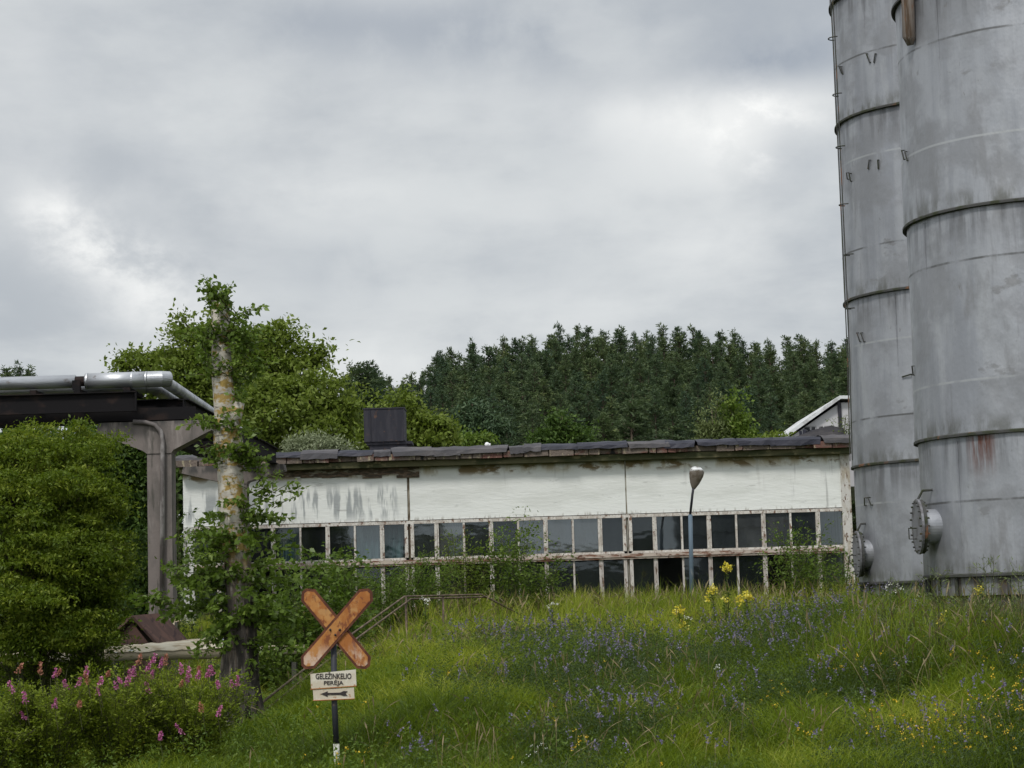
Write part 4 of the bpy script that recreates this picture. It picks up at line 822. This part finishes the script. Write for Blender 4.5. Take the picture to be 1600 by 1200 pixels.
for px in (366, 384): b.tube([at(px, 990, YK-.15)+Vector((0,-.05,0)), at(px+1, 1060, YK-.2), at(px+4, 1125, YK-.3)], [.02,.03,.05], 6)
each(b, 'root_flare', m_birch, bo, True)
# shoots: (px, py, count, spread px x, spread px z, length m, leaf size)
b = MB(); P = []; D = []; T = []
def shoots(px, py, cnt, sx, sz, L, ls, up=.8, per=22, yb=0.):
    for _ in range(cnt):
        c = at(px+random.uniform(-sx, sx)*.35, py+random.uniform(-sz, sz), YK+yb); a = random.uniform(0, 2*math.pi)
        d = Vector((math.cos(a), math.sin(a)*.8, up*random.uniform(.5, 1.4))).normalized(); l = L*random.uniform(.5, 1.15); tone = random.uniform(0,.5)
        f = lambda t: c+d*l*t+Vector((0,0,-.18*l*t*t)); b.tube([f(t) for t in (0,.33,.66,1)], [.009,.007,.005,.002], 4, cap=False)
        for k in range(int(per*l/.5)):
            t = random.uniform(.12,1); pd = Vector((random.gauss(0,1), random.gauss(0,1), random.gauss(0,.8))).normalized()
            P.append((f(t)+pd*random.uniform(.0,.06), ls*random.uniform(.6,1.25))); D.append((pd*.8+d*.5-Vector((0,0,.35)))[:]); T.append(tone+random.uniform(0,.5))
shoots(342,482,26,34,10,.48,.085,1.9,18); shoots(362,520,30,34,36,.50,.085,.7,30); shoots(345,555,26,34,36,.44,.08,.5,28,-.12); shoots(385,560,20,28,40,.46,.08,.5,30); shoots(378,610,10,16,20,.34,.08,.4); shoots(318,540,14,14,24,.44,.08,.7)
shoots(345,665,14,24,14,.50,.09,.25,28,-.1); shoots(358,700,22,34,22,.46,.085,.2,28,-.15); shoots(380,720,10,20,20,.36,.085,.3,24,-.1); shoots(400,745,10,14,30,.40,.08,.7,24); shoots(425,785,10,18,22,.42,.085,.6,22); shoots(385,800,14,22,18,.44,.09,.3,24,-.15)
shoots(376,850,44,70,44,.66,.095,.22,34,-.1); shoots(330,925,32,80,36,.62,.095,.1,32,-.1); shoots(392,930,36,64,40,.62,.095,.1,32,-.15); shoots(295,895,16,50,18,.5,.09,.2,24); shoots(368,985,26,64,30,.54,.09,.0,28,-.1); shoots(262,935,10,40,10,.42,.09,.1)
shoots(305,830,8,40,12,.42,.085,.3,20); shoots(420,990,22,54,34,.52,.09,.2,26); shoots(390,1045,14,46,24,.40,.085,.1,22)
b.build('shoot', m_stem, bo, True)
quads_mesh('foliage', leaf_quads(np.array([p[0][:] for p in P]), np.array([p[1] for p in P]), .62, .3, dirs=np.array(D)), np.clip(T,0,1), lf_birch, bo)
# ---- shrubs between bank and building
def gpt(px, Y): x = at(px, 950, Y).x; return (x, Y, gz(x, Y))
shrub('elm_sapling', 'leafy sapling with large leaves directly behind the rusty crossing sign', gpt(508,34.5), 3.3, 1.1, 22, lf_mid, .10, 4600, asp=.6, jit=.07, cat='sapling')
shrub('elm_sapling', 'broad leafed sapling rising right beside the birch trunk left of the crossing sign', gpt(445,35.2), 2.5, .9, 16, lf_birch, .10, 2600, asp=.6, jit=.07, cat='sapling')
shrub('bramble', 'dark leafy undergrowth at the foot of the bank between trunk and crossing sign', gpt(425,35.0), 1.25, 1.0, 26, lf_birch, .085, 3600, asp=.6, cat='undergrowth')
shrub('bramble', 'shaded leafy undergrowth behind the crossing sign post below the handrail', gpt(500,35.8), 1.6, .9, 24, lf_mid, .085, 3000, asp=.6, cat='undergrowth')
shrub('bramble', 'low dark leaves beneath the pale pipe between trunk and crossing sign', gpt(428,32.6), .62, .9, 22, lf_birch, .085, 1800, asp=.6, cat='undergrowth', curve=.8)
shrub('willow_shrub', 'narrow leafed light green willow shrub on the bank just right of the crossing sign arm', gpt(622,42), 2.35, 1.4, 32, lf_mid, .08, 8500, asp=.32)
shrub('willow_shrub', 'narrow leafed willow shrub beside the left end of the handrail top', gpt(556,41), 2.8, 1.3, 22, lf_mid, .08, 5000, asp=.32)
shrub('ash_sapling', 'tall slender yellow green sapling in front of the windows right of the first wall joint', gpt(727,46), 3.0, .65, 15, lf_lime, .085, 2100, asp=.34, cat='sapling')
shrub('ash_sapling', 'darker sapling in front of the windows reaching just into the white wall', gpt(793,46), 3.45, .75, 15, lf_mid, .10, 1900, asp=.5, cat='sapling')
shrub('ash_sapling', 'low spreading sapling with pointed leaves right of the darker one at the windows', gpt(838,47), 2.6, .9, 15, lf_mid, .09, 2000, asp=.45, cat='sapling')
shrub('elder_bush', 'pointed green elder bush in front of the last windows near the silos', gpt(1250,46), 2.75, .95, 22, lf_mid, .095, 3000, asp=.36)
shrub('elder_bush', 'lower dull green bush at the foot of the right building corner beside the silo', gpt(1312,45), 1.9, .8, 20, lf_mid, .08, 2000, asp=.36)
shrub('roof_plant', 'yellow green tuft of weeds growing on the roof corner beside the far silo', (at(1318,700,54.4).x, 54.4, at(1318,702,54.4).z), 1.15, .35, 9, lf_lime, .08, 500, asp=.3, cat='plant')
# ---- pink flowering spirea in the foreground
m_pink = leafmat('pink_florets', (.36,.08,.24), (.52,.15,.36), (.58,.27,.40), .3)
m_pinkold = leafmat('faded_pink_florets', (.30,.11,.09), (.40,.17,.12), (.45,.22,.15), .3)
lf_sp = leafmat('spirea_leaves', (.10,.15,.012), (.18,.235,.02), (.28,.33,.04), .4)
def spike(name, P0, h, parent, mat, d=None):
    n = 60; t = RNG.uniform(0,1,n); a = RNG.uniform(0,6.28,n); r_ = h*.17*(1-t)**.8+.004; d = np.array(d if d is not None else (0,0,1.)); d = d/np.linalg.norm(d)
    P = np.array(P0)+d*t[:,None]*h+np.stack([np.cos(a)*r_, np.sin(a)*r_, np.zeros(n)], 1)
    quads_mesh(name, leaf_quads(P, np.full(n, .024), .9, .2), RNG.uniform(0,1,n), mat, parent)
bushes = [(-25,22.6,1.42,'leftmost pink flowering bush, cut by the left edge of the photo',[(52,668+0,0)]), (75,23.0,1.48,'pink flowering bush near the left edge with spikes of bloom along its top',[]), (185,23.4,1.58,'tallest middle pink flowering bush in front of the pale pipe',[]), (295,23.6,1.46,'rightmost pink flowering bush beside the birch trunk',[])]
spk = [[(20,1076),(40,1092),(28,1045),(62,1048),(88,1050)], [(85,1052),(104,1072),(122,1066),(138,1062),(155,1066),(154,1080),(85,1100),(123,1100),(40,1118),(135,1050)],
       [(182,1070),(198,1066),(208,1052),(216,1032),(238,1030),(230,1042),(250,1038),(258,1034),(236,1055),(232,1078),(190,1062),(168,1052),(200,1058)], [(284,1048),(296,1052),(292,1060),(312,1046),(308,1056),(325,1052),(332,1048),(282,1068),(342,1070),(372,1066),(364,1070),(316,1106),(284,1140),(340,1112),(250,1150)]]
for (px, Y, h, lab, _), sp_ in zip(bushes, spk):
    x = at(px, 1100, Y).x; o = shrub('spirea_bush', lab, (x, Y, gz(x, Y)-.05), h, .80, 64, lf_sp, .044, 19000, asp=.42, leafstart=.12, droop=-.1, group='pink flowering spirea bushes', jit=.045, tw=5, curve=.9, r=.008)
    for i, (sx, sy) in enumerate(sp_):
        p = at(sx, sy+6, Y-random.uniform(.1, .55)-(.35 if sy > 1090 else 0)); h_ = random.uniform(.08,.145); old = (i % 4 == 3) or sx in (28, 62, 88)
        spike('flower_spike', p[:], h_, o, m_pinkold if old else m_pink, (random.gauss(0,.3), random.gauss(0,.3), 1))
        q = MB(); q.tube([tuple(p+Vector((.03,.05,-.25))), tuple(p)], .004, 4); q.build('flower_stalk', m_stem, o)
# ---- tall yellow flowers and other single plants on the bank
m_yel = leafmat('yellow_petals', (.60,.48,.04), (.72,.62,.07), (.75,.68,.2), .3); m_wht = leafmat('white_petals', (.6,.6,.56), (.75,.75,.72), (.8,.8,.78), .2)
def flower_plant(name, label, cat, px, pyt, Y, mat, heads, hs, group, leafy=True, n=26, lm=None):
    p = at(px, pyt, Y); g0 = gz(p.x, Y); o = thing(name, label, cat, (p.x, Y, g0), group); b = MB(); top = Vector((p.x, Y, p.z)); base = Vector((p.x+random.uniform(-.05,.05), Y, g0))
    b.tube([base, base.lerp(top,.5)+Vector((.02,0,0)), top], [.012,.009,.005], 5); b.build('stem', m_stem, o, True)
    if leafy:
        t = RNG.uniform(.1,.92,110); a = RNG.uniform(0,6.28,110); P = np.array(base)+(np.array(top)-np.array(base))*t[:,None]; D = np.stack([np.cos(a),np.sin(a),np.full(110,.5)],1)
        quads_mesh('foliage', leaf_quads(P, RNG.uniform(.06,.14,110)*(1.1-t*.5), .26, .5, dirs=D), RNG.uniform(0,1,110), lm or lf_mid, o)
    for (dx, dz) in heads:
        c = np.array(top)+np.array((dx, RNG.uniform(-.03,.03), dz)); P = c+RNG.normal(size=(n,3))*hs*.42; quads_mesh('flower', leaf_quads(P, np.full(n, hs*.55), .9, .3), RNG.uniform(0,1,n), mat, o)
G = 'tall yellow evening primroses on top of the bank'
flower_plant('evening_primrose', 'tallest yellow flowering stalk, right of the lamp post in front of the windows', 'flower', 1135, 884, 37, m_yel, [(0,0),(.07,-.03),(-.05,-.05),(.03,-.08)], .075, G)
flower_plant('evening_primrose', 'yellow flowering stalk between the lamp post and the tallest yellow one', 'flower', 1112, 920, 36.5, m_yel, [(0,0),(.04,.02),(-.08,-.18),(.0,-.07)], .075, G)
flower_plant('evening_primrose', 'broad yellow flower cluster just right of the tallest yellow stalk', 'flower', 1166, 932, 36, m_yel, [(0,0),(-.09,-.03),(.06,-.03),(-.14,-.07),(.03,.03)], .08, G)
flower_plant('evening_primrose', 'single small yellow flower head low between the tallest stalk and its neighbour', 'flower', 1134, 938, 35.5, m_yel, [(0,0)], .07, G)
flower_plant('evening_primrose', 'yellow flowers leaning left below the lamp post beside a white umbel', 'flower', 1060, 952, 34.5, m_yel, [(0,0),(.05,-.04),(-.03,-.05)], .075, G)
flower_plant('evening_primrose', 'lowest of the yellow flower stalks below the lamp post', 'flower', 1069, 976, 33, m_yel, [(0,0),(.04,-.06),(-.04,-.05)], .07, G)
flower_plant('evening_primrose', 'yellow flowering stalk in the grass straight below the near silo manhole', 'flower', 1468, 967, 26.5, m_yel, [(0,0),(.05,.01),(.0,-.06)], .06, G)
flower_plant('evening_primrose', 'yellow flowering weed against the skirt of the near silo by the right edge', 'flower', 1528, 922, 27.2, m_yel, [(0,0),(.03,-.03)], .06, G)
G = 'white wild flowers on the bank'
flower_plant('yarrow', 'white flower heads in the grass against the skirt of the far silo', 'flower', 1399, 917, 30, m_wht, [(-.13,0),(.03,.02),(.08,-.03),(.0,-.08),(-.09,.03)], .035, G, n=14)
flower_plant('yarrow', 'white flower heads under the handrail top beside the willow shrub', 'flower', 664, 939, 34, m_wht, [(0,0),(-.04,.05),(.03,-.04),(.06,.02)], .045, G, n=14)
flower_plant('yarrow', 'small white umbel beside the leaning yellow flowers below the lamp post', 'flower', 1073, 965, 33.5, m_wht, [(0,0),(.05,-.01)], .04, G, n=14)
flower_plant('yarrow', 'white flower heads on the bank crest left of the middle wall joint', 'flower', 862, 944, 33, m_wht, [(0,0),(.08,0),(-.05,-.04)], .04, G, n=14)
flower_plant('daisy', 'group of white daisies at the bottom edge of the photo right of the sign post', 'flower', 840, 1168, 21.6, m_wht, [(0,0),(-.07,.02),(.05,.04),(-.03,-.05),(.09,-.01),(-.10,-.08),(.03,-.14),(-.17,-.16)], .022, G, leafy=False, n=10)
flower_plant('daisy', 'single white bloom high on the purple flowered slope', 'flower', 1119, 1043, 26, m_wht, [(0,0),(.02,.01)], .035, G, leafy=False, n=10)
flower_plant('daisy', 'single white bloom at the right edge in the yellow dotted grass', 'flower', 1597, 1088, 22.5, m_wht, [(0,0)], .035, G, leafy=False, n=10)
G = 'tall weeds in front of the silos'
for px, pyt, Y, lab in ((1455,842,25.5,'tall seeding weed in front of the gap between the two silos'),(1541,832,26.2,'tall pointed green weed in front of the near silo'),(1517,865,26,'slimmer weed left of the tall pointed one before the near silo'),(1592,858,25.5,'tall weed at the right edge in front of the near silo'),(1384,882,27,'thin brown weed stalk in front of the far silo skirt'),(1423,925,26.6,'short weed at the foot of the far silo')):
    p = at(px, pyt, Y); g0 = gz(p.x, Y); shrub('tall_weed', lab, (p.x, Y, g0), p.z-g0, .16, 6, lf_pale, .06, 520, cat='weed', group=G, asp=.22, leafstart=.12, r=.006, curve=.1, jit=.05, droop=-.3)
# ---- meadow
lf_grass = leafmat('grass_blades', (.045,.075,.010), (.165,.23,.016), (.36,.38,.044), .44, .5)
lf_straw = leafmat('grass_seed_heads', (.12,.10,.05), (.19,.155,.08), (.26,.20,.11), .25)
lf_vetch = leafmat('vetch_leaves', (.032,.055,.018), (.055,.088,.030), (.09,.125,.045), .3)
m_purple = leafmat('purple_florets', (.125,.11,.19), (.18,.16,.26), (.25,.225,.32), .25)
def scatter(n, y0, y1, dens=None, xpad=.6):
    Y = y0+(y1-y0)*RNG.uniform(0,1,n)**.85; hw = Y*(800/FPX)+xpad; X = RNG.uniform(-1,1,n)*hw+.0
    X = X-Y*.0; 
    if dens is not None: k = RNG.uniform(0,1,n) < dens(X, Y); X, Y = X[k], Y[k]
    return X, Y
def vetchiness(X, Y):
    v = vnoise(X, Y, 1.5, 5)*.6+vnoise(X, Y, .6, 6)*.4
    return sst(.38, .54, v)*sst(-1.9, -.6, X+(.0*Y))*sst(36, 31, Y)*(1-.75*sst(3.5, 6, X)*sst(24, 26, Y))
def bright(X, Y): return vnoise(X, Y, 3.2, 8)*.5+vnoise(X, Y, .9, 9)*.5
def blades(n, y0, y1, hmin, hmax, wd, lean, mat_tone, dens=None, k=4, name='x'):
    X, Y = scatter(n, y0, y1, dens); n = len(X); Z = ground(X, Y); h = RNG.uniform(hmin, hmax, n)*(.45+1.1*(.6*vnoise(X, Y, 1.1, 3)+.4*vnoise(X, Y, .35, 4)))*(1-.35*sst(-1.4, -2.6, X)*sst(30, 26, Y))
    a = RNG.uniform(0, 6.28, n); wa = a+RNG.normal(0, .8, n)+1.57; le = h*lean*RNG.uniform(.2, 1.3, n); dx, dy = np.cos(a)*le+h*.06, np.sin(a)*le
    ts = np.linspace(0, 1, k); V = np.zeros((n, k, 2, 3), dtype=np.float32); w_ = wd*RNG.uniform(.6, 1.4, n)
    for i, t in enumerate(ts):
        cx_, cy_ = X+dx*t**2, Y+dy*t**2; cz = Z-.04+h*(t-.28*lean*t**3); ww = w_*(1-t**1.7)*.5+.0006
        ox, oy = np.cos(wa)*ww, np.sin(wa)*ww
        V[:, i, 0] = np.stack([cx_-ox, cy_-oy, cz], 1); V[:, i, 1] = np.stack([cx_+ox, cy_+oy, cz], 1)
    tone = np.clip(bright(X, Y)*1.7-.64+.22*sst(27,33,Y)-.25*vetchiness(X, Y)+RNG.uniform(0, .55, n), 0, 1)
    return V, tone, (X, Y, Z, h)
lawn = lambda X, Y: .35+.65*(1-vetchiness(X, Y)*.75)
B1 = blades(225000, 20.2, 33, .24, .58, .011, .85, 0, lawn); B1b = blades(16000, 20.5, 36, .45, .80, .010, 1.15, 0, lambda X, Y: sst(.4,.6,vnoise(X,Y,.9,71))*sst(-3,-1.5,X)); B2 = blades(120000, 33, 46, .30, .62, .014, .6, 0); B3 = blades(60000, 46, 53.5, .45, 1.0, .017, .4, 0)
B4 = blades(14000, 24.5, 29, .45, .95, .010, .5, 0, lambda X, Y: sst(3.2, 5, X)*(.3+.7*sst(.35,.6,vnoise(X,Y,.6,81)))); B5 = blades(26000, 36, 50, .5, 1.15, .012, .5, 0, lambda X, Y: .15+.85*sst(.4,.6,vnoise(X,Y,1.6,82)))
Vg = np.concatenate([B4[0], B5[0], B1[0], B1b[0], B2[0], B3[0]]); Tg = np.concatenate([B4[1], B5[1], B1[1], B1b[1], B2[1], B3[1]])
tag(quads_mesh('meadow_grass', Vg, Tg, lf_grass), 'long uneven green meadow grass covering the bank', 'grass', kind='stuff')
# seed stalks, taller and brownish towards the building
def stalks(n, y0, y1, h0, h1, dens, hw):
    X, Y = scatter(n, y0, y1, dens); n = len(X); Z = ground(X, Y); h = RNG.uniform(h0, h1, n); a = RNG.uniform(0, 6.28, n); le = h*RNG.uniform(.05, .75, n); wa = RNG.uniform(0, 3.14, n)
    k = 7; V = np.zeros((n, k, 2, 3), dtype=np.float32); prof = [.0035, .003, .0025, .0025, hw*.8, hw, .002]
    for i, t in enumerate((0, .3, .6, .78, .82, .90, 1)):
        x_, y_, z_ = X+np.cos(a)*le*t**2, Y+np.sin(a)*le*t**2, Z+h*(t-.10*t**3*(le/h)*3); ww = prof[i]*RNG.uniform(.7, 1.3, n); V[:, i, 0] = np.stack([x_-np.cos(wa)*ww, y_-np.sin(wa)*ww, z_], 1); V[:, i, 1] = np.stack([x_+np.cos(wa)*ww, y_+np.sin(wa)*ww, z_], 1)
    return V, RNG.uniform(0, 1, n)
S1 = stalks(4200, 36, 53, .65, 1.2, lambda X, Y: sst(.35,.55, vnoise(X, Y, 2., 21)), .012); S2 = stalks(4200, 21, 36, .40, .72, lambda X, Y: sst(.35, .6, vnoise(X, Y, 1.4, 22))*sst(-3.5, -2, X), .009); S3 = stalks(1700, 24, 28.5, .6, 1.05, lambda X, Y: sst(3.5, 5, X), .012)
tag(quads_mesh('seed_stalks', np.concatenate([S1[0], S2[0], S3[0]]), np.concatenate([S1[1], S2[1], S3[1]]), lf_straw), 'tan grass seed stalks standing over the meadow and in front of the windows', 'seed stalks', kind='stuff')
# vetch: low tangled leaves with purple spikes
X, Y = scatter(12500, 20.4, 35, lambda X, Y: vetchiness(X, Y)); n = len(X); per = 30; idx = np.repeat(np.arange(n), per)
hc = RNG.uniform(.12, .48, n); P = np.stack([X, Y, ground(X, Y)+hc], 1)[idx]+RNG.normal(size=(n*per, 3))*np.array([.085, .085, .07])
tag(quads_mesh('vetch_foliage', leaf_quads(P, RNG.uniform(.022, .045, n*per), .34, .4), np.clip(RNG.uniform(0, .5, n)[idx]+RNG.uniform(0, .5, n*per), 0, 1), lf_vetch), 'dark tangled vetch leaves spread through the grass of the bank', 'vetch', kind='stuff')
X, Y = scatter(6800, 20.4, 33, lambda X, Y: (vetchiness(X, Y)*.75+.05)*sst(-2.2,-1, X)*(.10+.90*sst(.48,.64, vnoise(X, Y, .7, 31)))); n = len(X); per = 12; idx = np.repeat(np.arange(n), per); t = RNG.uniform(0, 1, n*per)
h = ground(X, Y)+RNG.uniform(.40, .62, n); P = np.stack([X, Y, h], 1)[idx]; sp = RNG.uniform(.07, .13, n)[idx]; ld_ = RNG.normal(0, .35, n)[idx]
P = P+np.stack([ld_*t*sp+RNG.normal(0, .008, n*per), RNG.normal(0, .008, n*per), t*sp], 1)
tag(quads_mesh('vetch_flowers', leaf_quads(P, RNG.uniform(.019, .030, n*per), .8, .2), RNG.uniform(0, 1, n*per), m_purple), 'purple vetch flower spikes dotted over the slope', 'flowers', kind='stuff')
def yd(X, Y): return sst(.50, .66, vnoise(X, Y, .9, 41))*sst(2.0, 4., X)*sst(27, 24, Y)+.02
X, Y = scatter(1500, 20.4, 27, yd); ex = [(535,1152),(562,1160),(545,1148),(905,1170),(915,1175),(900,1160),(1255,1178),(1270,1185)]
for (px, py) in ex:
    p = at(px, py+8, 21.8); X = np.append(X, p.x+RNG.normal(0,.05,3)); Y = np.append(Y, 21.8+RNG.normal(0,.1,3))
n = len(X); per = 6; idx = np.repeat(np.arange(n), per); P = np.stack([X, Y, ground(X, Y)+RNG.uniform(.32, .50, n)], 1)[idx]+RNG.normal(size=(n*per, 3))*.014
tag(quads_mesh('trefoil_flowers', leaf_quads(P, RNG.uniform(.014, .026, n*per), .9, .2), RNG.uniform(0, 1, n*per), leafmat('golden_petals', (.50,.32,.02), (.62,.42,.03), (.68,.50,.06), .2)), 'small golden flowers dotted low in the grass at the right', 'flowers', kind='stuff')
# broad weeds mixed into the meadow so that the sward is not only blades
X, Y = scatter(7000, 20.3, 44, lambda X, Y: .15+.85*sst(.4,.6, vnoise(X, Y, 1.2, 51))); n = len(X); per = 16; idx = np.repeat(np.arange(n), per)
P = np.stack([X, Y, ground(X, Y)+RNG.uniform(.1, .42, n)], 1)[idx]+RNG.normal(size=(n*per, 3))*np.array([.05, .05, .09])
tag(quads_mesh('meadow_herbs', leaf_quads(P, RNG.uniform(.03, .07, n*per), .36, .5), np.clip(RNG.uniform(0, .5, n)[idx]+RNG.uniform(0, .5, n*per), 0, 1), lf_mid), 'leafy herbs mixed through the meadow grass', 'herbs', kind='stuff')
